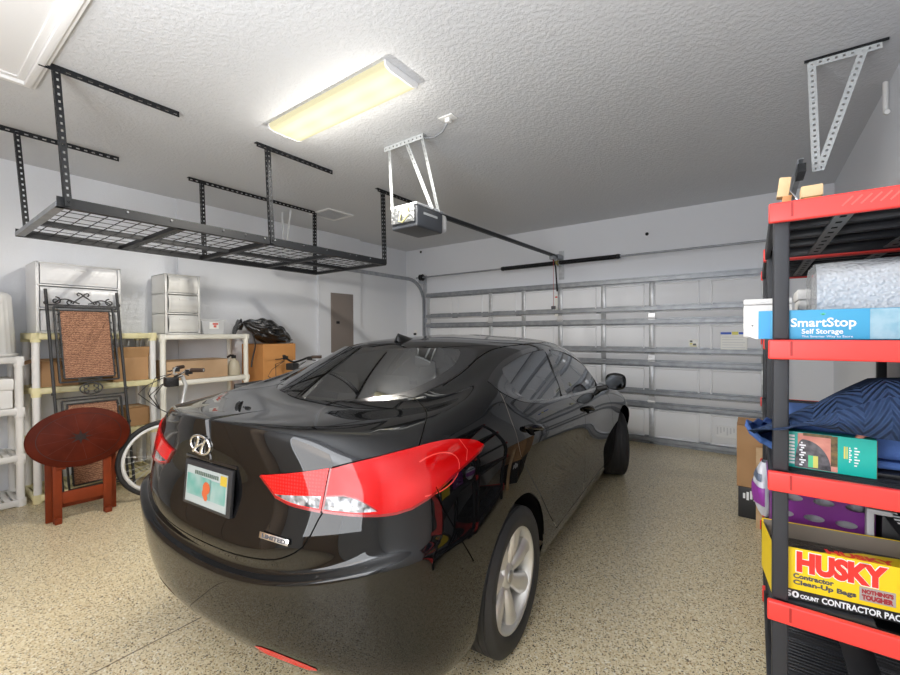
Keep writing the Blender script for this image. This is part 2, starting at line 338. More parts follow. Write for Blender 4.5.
# ------------------------------------------------------------------ garage door
m_hinge = mat('bright_hinge_steel', (.72, .73, .75), .35, .6)
gd = thing('door_2', 'white sectional steel garage door with horizontal metal struts, seen from inside', 'garage door', (0, 5.80, 0)); gd['kind'] = 'structure'
SECH = DH/4
stiles = (DX0+.04, -3.42, -2.84, -2.26, -1.65, -1.05, DX1-.04)
for k in range(4):
    z0, z1 = k*SECH+.003, (k+1)*SECH-.003
    g = MB(); g.b2((DX0, 0, z0), (DX1, .045, z1))
    n = 8; w = (DX1-DX0)/n
    for i in range(n):                                    # pressed panel fields: a raised frame around a flat field
        a, b = DX0+i*w+.055, DX0+(i+1)*w-.055; c, d = z0+.085, z1-.085
        for (p, q, r, s_) in ((a, c, b, c+.02), (a, d-.02, b, d), (a, c, a+.02, d), (b-.02, c, b, d)):
            g.b2((p, -.010, q), (r, .002, s_))
    sec = obj('door_section', g, m_door, gd, bevel=.006, seg=1)
    for zz in ((z0+.06 if k == 0 else z0+.125), z1-.035):
        st = MB(); st.bar((DX0, -.036, zz), (DX1, -.036, zz), .004, .05); st.bar((DX0, -.020, zz+.024), (DX1, -.020, zz+.024), .036, .004); st.bar((DX0, -.020, zz-.024), (DX1, -.020, zz-.024), .036, .004)
        st.bar((DX0, -.003, zz+.034), (DX1, -.003, zz+.034), .003, .02); st.bar((DX0, -.003, zz-.034), (DX1, -.003, zz-.034), .003, .02)
        obj('strut', st, m_galvd, sec)
    for x in stiles:
        obj('stile', MB().b2((x-.032, -.012, z0+.002), (x+.032, 0, z1-.002)), m_galv, sec, bevel=.002, seg=1)
for k in (1, 2, 3):
    for x in (-3.42, -2.26, -1.05, DX0+.04):
        h = MB(); h.b2((x-.04, -.018, k*SECH-.06), (x+.04, -.013, k*SECH+.07)); h.cyl((x-.045, -.028, k*SECH+.01), (x+.045, -.028, k*SECH+.01), .011, 10)
        obj('hinge', h, m_hinge, gd)
obj('bottom_seal', MB().b2((DX0, -.012, 0), (DX1, .05, .028)), m_galvd, gd, bevel=.004)
# stickers on the door
m_paper = mat('label_paper', (.86, .87, .84), .5)
m_blue = mat('label_blue', (.03, .10, .55), .5); m_yel = mat('label_yellow', (.70, .66, .15), .5); m_ink = mat('label_ink', (.08, .08, .09), .5); m_redp = mat('label_red', (.7, .06, .05), .5)
def flat(mb, x0, x1, z0, z1, y=-.0085, mi=0): mb.b2((x0, y, z0), (x1, y+.002, z1), mi)
s = MB(); flat(s, -.64, -.545, 1.245, 1.335); flat(s, -.628, -.60, 1.30, 1.322, -.0092, 1); flat(s, -.628, -.60, 1.272, 1.29, -.0092, 2); flat(s, -.595, -.562, 1.262, 1.285, -.0092, 1); flat(s, -.628, -.557, 1.252, 1.258, -.0092, 2)
obj('warning_sticker', s, [m_paper, m_ink, m_yel], gd)
s = MB(); flat(s, -.315, -.06, 1.17, 1.42); flat(s, -.315, -.21, 1.395, 1.42, -.0092, 1); flat(s, -.14, -.06, 1.395, 1.42, -.0092, 1); flat(s, -.205, -.145, 1.39, 1.425, -.0092, 2)
for i in range(6): flat(s, -.30, -.08-.02*(i % 2), 1.36-.03*i, 1.366-.03*i, -.0092, 3)
obj('instruction_label', s, [m_paper, m_blue, m_yel, mat('faint_ink', (.6, .62, .64), .5)], gd)
s = MB(); flat(s, -.36, -.08, .19, .33)
for i in range(8): flat(s, -.35+.032*i, -.335+.032*i, .22+.02*(i % 3), .31, -.0092, 1)
obj('worn_label', s, [mat('faded_paper', (.78, .80, .83), .5), mat('faded_ink', (.60, .62, .66), .5)], gd)
s = MB(); flat(s, -2.345, -2.29, 1.66, 1.98); flat(s, -2.335, -2.30, 1.93, 1.95, -.0092, 1); flat(s, -2.335, -2.30, 1.70, 1.73, -.0092, 2)
obj('warning_tag', s, [m_paper, m_redp, m_ink], gd)

def track(x, hx, label, hang_y, hang=True):
    t = thing('garage_door_track', label, 'door track', (x, 0, 0))
    pts = [(0, 5.775, .02), (0, 5.775, 1.75)]
    for i in range(1, 10): a = i/9*PI/2; pts.append((0, 5.375+.40*math.cos(a), 1.95+.41*math.sin(a)))
    pts += [(0, 4.6, 2.362), (0, hang_y, 2.37)]
    def strip(dx, w, th):
        m = MB(); prev = None; vs = []; fs = []
        for i, p in enumerate(pts):
            p = Vector(p); a = Vector(pts[max(0, i-1)]); b = Vector(pts[min(len(pts)-1, i+1)]); tn = (b-a).normalized(); nn = Vector((1, 0, 0)).cross(tn)
            vs += [p+Vector((dx-th/2, 0, 0))+nn*w, p+Vector((dx+th/2, 0, 0))+nn*w, p+Vector((dx+th/2, 0, 0))-nn*w, p+Vector((dx-th/2, 0, 0))-nn*w]
        for i in range(len(pts)-1): fs += [(i*4+k, i*4+(k+1) % 4, i*4+4+(k+1) % 4, i*4+4+k) for k in range(4)]
        fs += [(0, 1, 2, 3), tuple(len(vs)-4+k for k in range(4))]
        return m.add(vs, fs, 0)
    web = strip(-hx*.012, .027, .003); fl = strip(0, .003, .026)
    a = MB(); a.v = web.v; a.f = web.f; a.m = web.m; a.sm = web.sm
    obj('web', a, m_galvd, t)
    f1 = MB()
    for sgn in (-1, 1):
        vs = []; fs = []
        for i, p in enumerate(pts):
            p = Vector(p); a = Vector(pts[max(0, i-1)]); b = Vector(pts[min(len(pts)-1, i+1)]); tn = (b-a).normalized(); nn = Vector((1, 0, 0)).cross(tn)
            for dx, dw in ((-.013, -.0015), (.013, -.0015), (.013, .0015), (-.013, .0015)): vs.append(p+Vector((dx, 0, 0))+nn*(sgn*.026+dw))
        for i in range(len(pts)-1): fs += [(i*4+k, i*4+(k+1) % 4, i*4+4+(k+1) % 4, i*4+4+k) for k in range(4)]
        fs += [(0, 1, 2, 3), tuple(len(vs)-4+k for k in range(4))]; f1.add(vs, fs)
    obj('flange', f1, m_galvd, t)
    for z in (.25, .9, 1.6):
        obj('wall_bracket', MB().b2((-.035 if hx < 0 else -.02, 5.78, z), (.02 if hx < 0 else .035, 5.93, z+.09)), m_galv, t)
    return t
tk = track(-4.80, -1, 'grey curved garage door track along the left wall', 2.95)
c = MB(); perf(c, (-.06, 3.02, 1.04+1.94), (.16, 3.02, 2.98), .035, .003, (0, 0, 1), .011, .03); perf(c, (-.05, 3.03, 2.97), (0, 3.03, 2.37), .035, .003, (0, -1, 0), .011, .03); perf(c, (.13, 3.034, 2.97), (0, 3.034, 2.37), .035, .003, (0, -1, 0), .011, .03)
obj('hanger', c, mat('pale_zinc', (.66, .68, .69), .5), tk)
tk2 = track(.21, 1, 'grey garage door track on the right, its black end showing above the shelf', 3.06)
c = MB(); c.b2((-.018, 2.98, 2.30), (.018, 3.16, 2.345)); obj('end_stop', c, m_black, tk2)

# torsion bar with spring
tb = thing('torsion_bar', 'torsion shaft with black coil spring above the garage door', 'torsion spring', (0, 5.745, 2.425))
obj('shaft', MB().cyl((-4.95, 0, 0), (.40, 0, 0), .0135, 14), m_galvd, tb)
sp_ = MB()
def coil(x0, x1, r, wr, turns, n=14):
    return [(x0+(x1-x0)*i/(turns*n), r*math.cos(2*PI*i/n), r*math.sin(2*PI*i/n)) for i in range(turns*n+1)]
for a, b in ((-3.15, -2.33), (-2.25, -1.46)): sp_.tube(coil(a, b, .026, .005, 62, 10), .0062, 5)
obj('spring', sp_, m_black, tb)
for x in (-3.16, -1.45): obj('winding_cone', MB().lathe([(.014, -.03), (.03, -.03), (.034, .0), (.026, .03), (.014, .03)], 18, 0, Matrix.Translation((x, 0, 0))@Matrix.Rotation(PI/2, 4, 'Y')), m_black, tb)
cbk = MB(); cbk.b2((-2.30, -.03, -.04), (-2.28, .18, .04)); cbk.b2((-2.33, .176, -.22), (-2.25, .184, .2))
obj('center_bracket', cbk, m_galv, tb)
obj('bearing', MB().lathe([(.012, -.02), (.04, -.02), (.04, .02), (.012, .02)], 18, 0, Matrix.Translation((-2.29, 0, 0))@Matrix.Rotation(PI/2, 4, 'Y')), mat('brass_bearing', (.35, .30, .10), .4, .6), tb)
obj('cable_drum', MB().lathe([(.013, -.035), (.05, -.035), (.058, -.02), (.05, -.01), (.05, .02), (.06, .03), (.013, .035)], 22, 0, Matrix.Translation((-4.83, 0, 0))@Matrix.Rotation(PI/2, 4, 'Y')), m_black, tb)
eb = MB(); eb.b2((-4.90, .0, -.10), (-4.885, .184, .06)); eb.b2((-4.93, .17, -.35), (-4.85, .184, .06)); obj('end_bracket', eb, m_galv, tb)
obj('lift_cable', MB().tube([(-4.83, -.02, -.04), (-4.80, .0, -.5), (-4.78, .02, -2.2)], .002, 6), m_galvd, tb)

# ------------------------------------------------------------------ garage door opener
go = thing('garage_door_opener', 'dark grey garage door opener motor hung from the ceiling with rail to the door', 'door opener', (-2.29, 2.68, 0))
hb = MB(); hb.b2((-.14, -.17, 2.275), (.14, .17, 2.45)); obj('motor_housing', hb, mat('opener_grey', (.05, .055, .065), .4), go, bevel=.02, seg=3)
hb = MB(); hb.b2((-.145, -.18, 2.447), (.145, .165, 2.467)); obj('top_plate', hb, m_galv, go, bevel=.006)
hb = MB(); hb.b2((-.125, -.19, 2.315), (.125, -.165, 2.445)); obj('end_panel', hb, mat('crumpled_foil_panel', (.26, .27, .28), .35, .7, bump=(25, .8, .02)), go, bevel=.008)
hb = MB(); hb.b2((-.12, .165, 2.30), (.12, .27, 2.46)); obj('light_lens', hb, mat('white_lens', (.78, .79, .80), .35, alpha=.9), go, bevel=.045, seg=4)
hb = MB(); hb.b2((.140, -.09, 2.385), (.1425, .09, 2.403)); obj('name_strip', hb, mat('silver_strip', (.6, .62, .64), .3, .5), go)
obj('dip_wire', MB().tube([(.06, -.19, 2.44), (.08, -.215, 2.36), (.03, -.22, 2.31), (-.02, -.205, 2.33), (-.01, -.19, 2.43)], .006, 8), mat('yellow_wire', (.65, .6, .25), .5), go)
obj('rail', MB().bar((0, .15, 2.485), (0, 3.12, 2.515), .032, .034), m_black, go)
obj('chain', MB().bar((0, .15, 2.508), (0, 3.06, 2.538), .012, .008), m_galvd, go)
obj('header_bracket', MB().b2((-.03, 3.06, 2.49), (.03, 3.25, 2.55)), m_galvd, go)
obj('trolley', MB().b2((-.03, 2.86, 2.455), (.03, 2.98, 2.50)), m_galvd, go, bevel=.004)
obj('door_arm', MB().tube([(0, 2.92, 2.47), (.0, 3.02, 2.36), (0, 3.075, 2.02)], .011, 8), m_black, go)
obj('release_cord', MB().tube([(.012, 2.91, 2.46), (.012, 2.912, 1.80)], .003, 6), mat('red_cord', (.5, .08, .08), .6), go)
obj('release_handle', MB().b2((-.02, 2.90, 1.755), (.044, 2.922, 1.80)), m_ink, go, bevel=.006)
m_gw = mat('bright_zinc', (.50, .525, .535), .5, .1)
an = MB(); perf(an, (-.21, -.155, ZC-.004), (.21, -.155, ZC-.004), .045, .004, (0, 0, 1), .012, .04); perf(an, (-.21, -.177, ZC-.024), (.21, -.177, ZC-.024), .04, .004, (0, -1, 0), .012, .04)
obj('ceiling_angle', an, m_gw, go)
for p, q in (((-.17, -.16, ZC-.02), (-.14, -.16, 2.45)), ((.03, -.165, ZC-.03), (.142, .02, 2.45)), ((.19, -.165, ZC-.03), (.143, .10, 2.45))):
    c = MB(); perf(c, p, q, .055, .003, (-.5, -1, 0), .015, .036); obj('support_strap', c, m_gw, go)
obj('power_cord', MB().tube([(.2, -.15, ZC-.03), (.30, -.15, ZC-.05), (.42, -.20, ZC-.06), (.49, -.235, ZC-.03), (.50, -.24, ZC-.01)], .007, 8), m_galvd, go)
co = thing('ceiling_outlet', 'white outlet plate on the ceiling beside the door opener bracket', 'outlet', (-1.79, 2.44, ZC))
obj('cover_plate', MB().b2((-.06, -.04, -.007), (.06, .04, 0)), m_plw, co, bevel=.002); obj('plug', MB().b2((-.02, -.018, -.035), (.02, .018, -.006)), m_plw, co, bevel=.005)

# ceiling bracket on the right, holding the end of the right track
bk = thing('ceiling_bracket', 'galvanised perforated angle bracket on the ceiling above the red shelf', 'bracket', (0, 3.18, ZC))
c = MB(); perf(c, (.24, 0, -.004), (.58, .01, -.004), .04, .004, (0, 0, 1), .013, .032); c.bar((.23, -.022, -.008), (.575, -.012, -.008), .006, .014, (0, 0, 1), 1); perf(c, (.25, -.02, -.03), (.55, -.01, -.03), .036, .003, (0, -1, 0), .011, .032)
obj('ceiling_angle', c, [m_gw, m_black], bk)
for p, q in (((.262, -.02, -.02), (.285, -.02, -.645)), ((.48, -.014, -.02), (.30, -.016, -.64))):
    c = MB(); perf(c, p, q, .038, .003, (0, -1, 0), .012, .03); obj('support_strap', c, m_gw, bk)
ph = MB(); ph.tube([(XR-.02, 3.72, 2.98), (XR-.02, 3.72, 2.82), (XR-.02, 3.71, 2.785), (XR-.02, 3.67, 2.775)], .014, 10)
tag(obj('conduit_pipe', ph, m_plw), 'short white pipe bent at its end on the right wall under the ceiling', 'pipe')

# electrical panel
ep = thing('electrical_panel', 'taupe electrical panel door on the far left wall', 'electrical panel', (XL+.075, 4.31, 0))
m_tau = mat('taupe_paint', (.23, .195, .175), .5)
obj('cover', MB().b2((-.002, -.20, 1.13), (.010, .24, 2.06)), m_tau, ep, bevel=.003)
obj('door', MB().b2((.010, -.18, 1.15), (.018, .22, 2.04)), m_tau, ep, bevel=.003)
obj('latch', MB().b2((.018, -.11, 1.58), (.024, -.05, 1.62)), m_black, ep)
# ------------------------------------------------------------------ the car: one smooth surface from stacked outlines, cut into panels
# rings of the half body (rear centre -> side -> front centre), x forward from rear axle, y half width, z up
RINGS = [
 # underside tuck
 [(-.66,0,.20),(-.66,.25,.20),(-.64,.48,.20),(-.60,.62,.20),(-.53,.71,.20),(-.42,.74,.19),(0,.76,.18),(.5,.76,.17),(1.05,.76,.16),(1.6,.76,.16),(2.15,.76,.16),(2.7,.76,.17),(3.05,.72,.18),(3.2,.55,.18),(3.3,.3,.18),(3.32,0,.18)],
 [(-.83,0,.268),(-.82,.25,.268),(-.785,.49,.268),(-.72,.67,.26),(-.62,.78,.25),(-.46,.83,.235),(0,.835,.22),(.5,.825,.20),(1.05,.825,.19),(1.6,.825,.19),(2.15,.825,.19),(2.7,.83,.20),(3.1,.79,.21),(3.36,.58,.21),(3.47,.3,.21),(3.5,0,.21)],
 [(-.925,0,.40),(-.915,.25,.40),(-.875,.49,.405),(-.805,.68,.41),(-.705,.805,.41),(-.46,.86,.40),(0,.875,.39),(.5,.855,.31),(1.05,.848,.28),(1.6,.848,.28),(2.15,.86,.29),(2.7,.905,.38),(3.1,.885,.40),(3.42,.6,.40),(3.53,.3,.40),(3.56,0,.40)],
 # bumper crease
 [(-.948,0,.59),(-.94,.25,.60),(-.91,.49,.64),(-.85,.68,.69),(-.75,.805,.72),(-.45,.863,.67),(0,.882,.57),(.5,.862,.49),(1.05,.858,.46),(1.6,.858,.46),(2.15,.866,.49),(2.7,.915,.56),(3.1,.895,.56),(3.42,.62,.55),(3.54,.3,.55),(3.57,0,.55)],
 [(-.918,0,.625),(-.911,.25,.635),(-.88,.49,.673),(-.818,.67,.722),(-.715,.792,.757),(-.45,.858,.74),(0,.877,.68),(.5,.858,.62),(1.05,.854,.60),(1.6,.854,.59),(2.15,.862,.60),(2.7,.905,.63),(3.1,.885,.62),(3.40,.62,.61),(3.53,.3,.60),(3.56,0,.60)],
 # trunk face
 [(-.925,0,.69),(-.917,.25,.70),(-.878,.49,.74),(-.805,.67,.785),(-.70,.785,.82),(-.45,.850,.835),(0,.872,.79),(.5,.862,.74),(1.05,.856,.71),(1.6,.854,.69),(2.15,.857,.69),(2.7,.892,.70),(3.1,.865,.68),(3.38,.62,.65),(3.5,.3,.64),(3.53,0,.64)],
 [(-.885,0,.87),(-.88,.25,.875),(-.85,.49,.885),(-.785,.665,.905),(-.685,.78,.92),(-.45,.840,.93),(0,.868,.91),(.5,.873,.87),(1.05,.871,.835),(1.6,.866,.805),(2.15,.858,.78),(2.7,.868,.77),(3.1,.825,.74),(3.33,.6,.70),(3.45,.3,.67),(3.48,0,.67)],
 [(-.90,0,1.035),(-.887,.25,1.03),(-.835,.49,1.02),(-.755,.65,1.022),(-.645,.745,1.03),(-.42,.80,1.035),(0,.83,1.02),(.5,.838,.975),(1.05,.836,.935),(1.6,.83,.905),(2.15,.818,.875),(2.7,.795,.855),(3.08,.735,.815),(3.28,.56,.755),(3.38,.3,.73),(3.41,0,.73)],
 # lip
 [(-.897,0,1.106),(-.873,.25,1.104),(-.797,.48,1.097),(-.69,.62,1.087),(-.565,.70,1.085),(-.37,.755,1.095),(0,.79,1.09),(.5,.805,1.035),(1.05,.802,.985),(1.6,.797,.95),(2.15,.785,.92),(2.65,.745,.905),(3.0,.66,.86),(3.17,.50,.80),(3.25,.28,.78),(3.27,0,.78)],
 [(-.84,0,1.110),(-.82,.25,1.108),(-.745,.46,1.102),(-.64,.58,1.098),(-.51,.66,1.10),(-.31,.725,1.12),(0,.765,1.135),(.45,.788,1.062),(1.05,.788,.998),(1.6,.783,.96),(2.2,.765,.932),(2.6,.70,.925),(2.85,.58,.91),(2.97,.42,.895),(3.04,.24,.885),(3.06,0,.88)],
 # glass base
 [(-.40,0,1.098),(-.39,.2,1.100),(-.35,.37,1.105),(-.285,.49,1.116),(-.17,.58,1.135),(-.06,.655,1.165),(.06,.715,1.19),(.36,.765,1.078),(1.05,.775,1.008),(1.6,.772,.97),(2.25,.745,.945),(2.45,.64,.965),(2.58,.49,.98),(2.67,.33,.985),(2.72,.16,.988),(2.74,0,.99)],
 [(-.155,0,1.228),(-.147,.2,1.230),(-.112,.36,1.235),(-.02,.48,1.238),(.08,.565,1.248),(.2,.615,1.26),(.33,.65,1.255),(.55,.70,1.205),(1.12,.715,1.165),(1.66,.71,1.135),(2.12,.675,1.10),(2.17,.60,1.14),(2.25,.46,1.18),(2.31,.30,1.195),(2.34,.15,1.20),(2.35,0,1.20)],
 # roof edge
 [(.11,0,1.36),(.12,.18,1.36),(.17,.34,1.353),(.27,.455,1.343),(.40,.525,1.335),(.55,.56,1.33),(.72,.58,1.330),(.95,.60,1.333),(1.22,.605,1.332),(1.6,.60,1.315),(1.86,.585,1.275),(1.88,.56,1.29),(1.90,.45,1.33),(1.92,.30,1.348),(1.93,.15,1.355),(1.93,0,1.357)],
 [(.35,0,1.392),(.36,.14,1.392),(.40,.26,1.389),(.5,.36,1.384),(.62,.41,1.381),(.74,.435,1.379),(.86,.45,1.378),(1.0,.455,1.378),(1.18,.455,1.377),(1.38,.45,1.373),(1.54,.44,1.364),(1.6,.42,1.366),(1.63,.34,1.377),(1.64,.23,1.384),(1.65,.11,1.387),(1.65,0,1.388)],
 [(.75,0,1.415),(.76,.03,1.415),(.78,.06,1.4145),(.82,.08,1.414),(.86,.09,1.414),(.9,.1,1.414),(.95,.1,1.414),(1.0,.1,1.414),(1.05,.1,1.414),(1.1,.1,1.413),(1.14,.09,1.412),(1.17,.085,1.412),(1.19,.07,1.412),(1.21,.05,1.412),(1.22,.025,1.412),(1.22,0,1.412)],
]
CN = np.array(RINGS, float); NR, NK = CN.shape[:2]
def nat_spline(t, Y, ts):
    n = len(t); h = np.diff(t); A = np.zeros((n, n)); B = np.zeros((n,) + Y.shape[1:])
    A[0, 0] = A[-1, -1] = 1
    for i in range(1, n-1):
        A[i, i-1] = h[i-1]; A[i, i] = 2*(h[i-1]+h[i]); A[i, i+1] = h[i]
        B[i] = 6*((Y[i+1]-Y[i])/h[i] - (Y[i]-Y[i-1])/h[i-1])
    m = np.linalg.solve(A, B.reshape(n, -1)).reshape(B.shape)
    k = np.clip(np.searchsorted(t, ts, side='right')-1, 0, n-2)
    sh = (-1,) + (1,)*(Y.ndim-1)
    a = ((t[k+1]-ts)/h[k]).reshape(sh); b = ((ts-t[k])/h[k]).reshape(sh); hh = h[k].reshape(sh)
    return a*Y[k] + b*Y[k+1] + ((a**3-a)*m[k] + (b**3-b)*m[k+1])*hh**2/6
def pchip(t, Y, ts):
    h = np.diff(t).reshape((-1,) + (1,)*(Y.ndim-1)); dl = np.diff(Y, axis=0)/h
    dv = np.zeros_like(Y)
    w1 = 2*h[1:]+h[:-1]; w2 = h[1:]+2*h[:-1]
    with np.errstate(divide='ignore', invalid='ignore'):
        hm = (w1+w2)/(w1/dl[:-1]+w2/dl[1:])
    dv[1:-1] = np.where(dl[:-1]*dl[1:] > 0, hm, 0); dv[0] = dl[0]; dv[-1] = dl[-1]
    k = np.clip(np.searchsorted(t, ts, side='right')-1, 0, len(t)-2)
    sh = (-1,) + (1,)*(Y.ndim-1); hk = np.diff(t)[k].reshape(sh); s = ((ts-t[k])/np.diff(t)[k]).reshape(sh)
    return (2*s**3-3*s**2+1)*Y[k] + (s**3-2*s**2+s)*hk*dv[k] + (3*s**2-2*s**3)*Y[k+1] + (s**3-s**2)*hk*dv[k+1]
SM = 2
def dense(perk=12, perr=9):
    C = CN.copy()
    m = np.array([1, -1, 1.])
    ext = np.concatenate([(C[:, 1:4]*m)[:, ::-1], C, (C[:, -4:-1]*m)[:, ::-1]], axis=1)
    ch = np.linalg.norm(np.diff(ext[2:13], axis=1), axis=2).mean(0)
    t = np.concatenate([[0], np.cumsum(ch**.7)])
    us = np.concatenate([np.linspace(t[3+i], t[4+i], perk, endpoint=False) for i in range(NK-1)] + [[t[3+NK-1]]])
    A = nat_spline(t, np.swapaxes(ext, 0, 1), us)      # [Nu, NR, 3]
    cv = np.linalg.norm(np.diff(C, axis=0), axis=2)[:, [0,2,4,5,6,8,10]].mean(1)
    tv = np.concatenate([[0], np.cumsum(cv**.8)])
    vs = np.concatenate([np.linspace(tv[i], tv[i+1], perr, endpoint=False) for i in range(NR-1)] + [[tv[-1]]])
    G = pchip(tv, np.swapaxes(A, 0, 1), vs)            # [Nv, Nu, 3]
    for _ in range(SM):                                 # soften the joints between the rings
        G2 = G.copy(); G2[1:-1] = .25*G[:-2]+.5*G[1:-1]+.25*G[2:]
        E = np.concatenate([G2[:, 1:2]*m, G2, G2[:, -2:-1]*m], axis=1)
        if _ % 2: G2 = .25*E[:, :-2]+.5*E[:, 1:-1]+.25*E[:, 2:]
        G = G2
    nv, nu = G.shape[:2]; rv = np.arange(nv)[:, None]/perr; ku = np.arange(nu)[None, :]/perk
    wt = np.clip((rv-9.3)/.8, 0, 1)*np.ones_like(ku)+np.clip((ku-4.8)/1.2, 0, 1)*np.clip((rv-.8)/.8, 0, 1)*np.clip((13-ku)/1., 0, 1); wt = np.clip(wt, 0, 1)[..., None]
    for _ in range(26):                                # calm the cabin and the flanks, keep the tail's edges crisp
        G2 = G.copy(); G2[1:-1] = .25*G[:-2]+.5*G[1:-1]+.25*G[2:]
        E = np.concatenate([G2[:, 1:2]*m, G2, G2[:, -2:-1]*m], axis=1); G2 = .25*E[:, :-2]+.5*E[:, 1:-1]+.25*E[:, 2:]
        G = G*(1-wt)+G2*wt
    G[:, 0, 1] = 0; G[:, -1, 1] = 0
    E = np.concatenate([G[:, 1:2]*m, G, G[:, -2:-1]*m], axis=1)
    du = E[:, 2:]-E[:, :-2]
    dv = np.gradient(G, axis=0)
    N = np.cross(du, dv); N /= np.linalg.norm(N, axis=2, keepdims=True)+1e-12
    if N[NR*perr//3, G.shape[1]//2][1] < 0: N = -N
    return G, N
G_, N_ = dense(12, 9)
NV_, NU_ = G_.shape[:2]
def samp(A, u, v):
    u = np.clip(np.asarray(u, float), 0, NU_-1.0001); v = np.clip(np.asarray(v, float), 0, NV_-1.0001)
    i = u.astype(int); j = v.astype(int); a = (u-i)[..., None]; b = (v-j)[..., None]
    return (A[j, i]*(1-a)+A[j, i+1]*a)*(1-b)+(A[j+1, i]*(1-a)+A[j+1, i+1]*a)*b
KD = KDTree(NV_*NU_)
for j in range(NV_):
    for i in range(NU_): KD.insert(Vector(G_[j, i]), j*NU_+i)
KD.balance()
def locate(p):
    _, k, _ = KD.find(Vector(p)); u, v = float(k % NU_), float(k//NU_); p = np.array(p, float)
    for _ in range(8):
        c = samp(G_, u, v); e = .25
        du = (samp(G_, u+e, v)-samp(G_, u-e, v))/(min(u+e, NU_-1)-max(u-e, 0)); dv = (samp(G_, u, v+e)-samp(G_, u, v-e))/(min(v+e, NV_-1)-max(v-e, 0))
        J = np.stack([du, dv], 1); d = np.linalg.lstsq(J.T@J+1e-9*np.eye(2), J.T@(p-c), rcond=None)[0]
        u = min(max(u+float(np.clip(d[0], -1.5, 1.5)), 0), NU_-1); v = min(max(v+float(np.clip(d[1], -1.5, 1.5)), 0), NV_-1)
    return u, v
def smooth_loop(pts, step=.02, closed=True, crn=()):
    """Catmull-Rom through the points; corner indices in crn stay sharp"""
    P = [np.array(p, float) for p in pts]; n = len(P); out = []
    for i in range(n if closed else n-1):
        p1, p2 = P[i], P[(i+1) % n]; sh1 = i in crn or (not closed and i == 0); j = (i+1) % n; sh2 = j in crn or (not closed and j == n-1)
        p0 = P[i-1] if not sh1 else 2*p1-p2; p3 = P[(i+2) % n] if not sh2 else 2*p2-p1
        if not sh1 and sh2 and False: pass
        L = np.linalg.norm(p2-p1); k = max(1, int(L/step)); t1 = (p2-p0)/2 if not sh1 else (p2-p1); t2 = (p3-p1)/2 if not sh2 else (p2-p1)
        for q in range(k):
            t = q/k; out.append((2*t**3-3*t**2+1)*p1+(t**3-2*t**2+t)*t1+(-2*t**3+3*t**2)*p2+(t**3-t**2)*t2)
    if not closed: out.append(P[-1])
    return out
def loop_uv(pts, step=.02, crn=()): return [locate(p) for p in smooth_loop(pts, step, True, crn)]
REG = []                                                       # (region name, uv loops)
def region(name, *loops): REG.append((name, list(loops)))
def strip_uv(pts, w=.0026, step=.03):
    Pn = [samp(G_, *locate(p)) for p in smooth_loop(pts, step, False)]; Nn = [samp(N_, *locate(p)) for p in Pn]
    L_, R_ = [], []
    for i, p in enumerate(Pn):
        t = Pn[min(i+1, len(Pn)-1)]-Pn[max(i-1, 0)]; s_ = np.cross(t, Nn[i]); s_ /= np.linalg.norm(s_)+1e-9
        L_.append(locate(p+s_*w)); R_.append(locate(p-s_*w))
    return [[L_[i], L_[i+1], R_[i+1], R_[i]] for i in range(len(Pn)-1)]

rear_glass = [(-.415, 0, 1.099), (-.400, .142, 1.099), (-.35, .30, 1.103), (-.30, .41, 1.110), (-.235, .475, 1.124), (-.16, .50, 1.149), (-.08, .527, 1.195), (.066, .548, 1.253), (.25, .538, 1.312), (.283, .495, 1.328), (.207, .418, 1.342), (.143, .323, 1.35), (.092, .165, 1.353), (.076, 0, 1.352)]
def shrink(l, k, c): return [tuple(np.array(c)+(np.array(p)-np.array(c))*np.array(k)) for p in l]
rear_in = [(-.385, 0, 1.112), (-.365, .142, 1.114), (-.315, .28, 1.118), (-.255, .385, 1.128), (-.185, .432, 1.143), (-.11, .458, 1.17), (-.035, .477, 1.21), (.09, .487, 1.263), (.20, .455, 1.31), (.215, .435, 1.325), (.17, .36, 1.338), (.11, .25, 1.343), (.07, .12, 1.345), (.055, 0, 1.345)]
wind = [(2.70, 0, .992), (2.63, .33, .987), (2.53, .5, .985), (2.42, .63, .975), (2.1, .59, 1.19), (1.93, .54, 1.30), (1.95, .43, 1.335), (1.97, .28, 1.345), (1.98, 0, 1.352)]
tail_out = [(-.813, .562, .996), (-.774, .627, 1.014), (-.728, .68, 1.026), (-.667, .724, 1.037), (-.605, .754, 1.042), (-.532, .776, 1.043), (-.458, .794, 1.038), (-.377, .812, 1.023), (-.321, .824, 1.007), (-.283, .837, .984), (-.318, .84, .97), (-.396, .839, .954), (-.50, .831, .932), (-.584, .822, .905), (-.638, .808, .885), (-.689, .785, .869), (-.728, .757, .862), (-.767, .711, .859), (-.808, .635, .860), (-.838, .551, .863)]
tail_in = [(-.879, .293, .946), (-.864, .397, .964), (-.841, .49, .982), (-.816, .556, .9955), (-.841, .545, .862), (-.855, .484, .865), (-.865, .42, .87), (-.871, .366, .883), (-.874, .336, .909)]
rev_out = [(-.829, .556, .909), (-.807, .612, .915), (-.79, .653, .907), (-.775, .69, .888), (-.763, .712, .872), (-.785, .675, .868), (-.807, .635, .868), (-.837, .554, .870)]
rev_in = [(-.872, .352, .893), (-.866, .396, .895), (-.85, .479, .903), (-.834, .54, .908), (-.842, .538, .870), (-.856, .473, .872), (-.865, .414, .878)]
win_r = [(.263, .674, 1.232), (.385, .655, 1.253), (.605, .636, 1.284), (.847, .629, 1.307), (1.08, .627, 1.317), (1.075, .655, 1.282), (1.02, .717, 1.165), (1.01, .751, 1.074), (.975, .785, 1.006), (.654, .793, 1.033), (.46, .793, 1.056), (.309, .788, 1.081), (.264, .743, 1.129), (.241, .714, 1.183)]
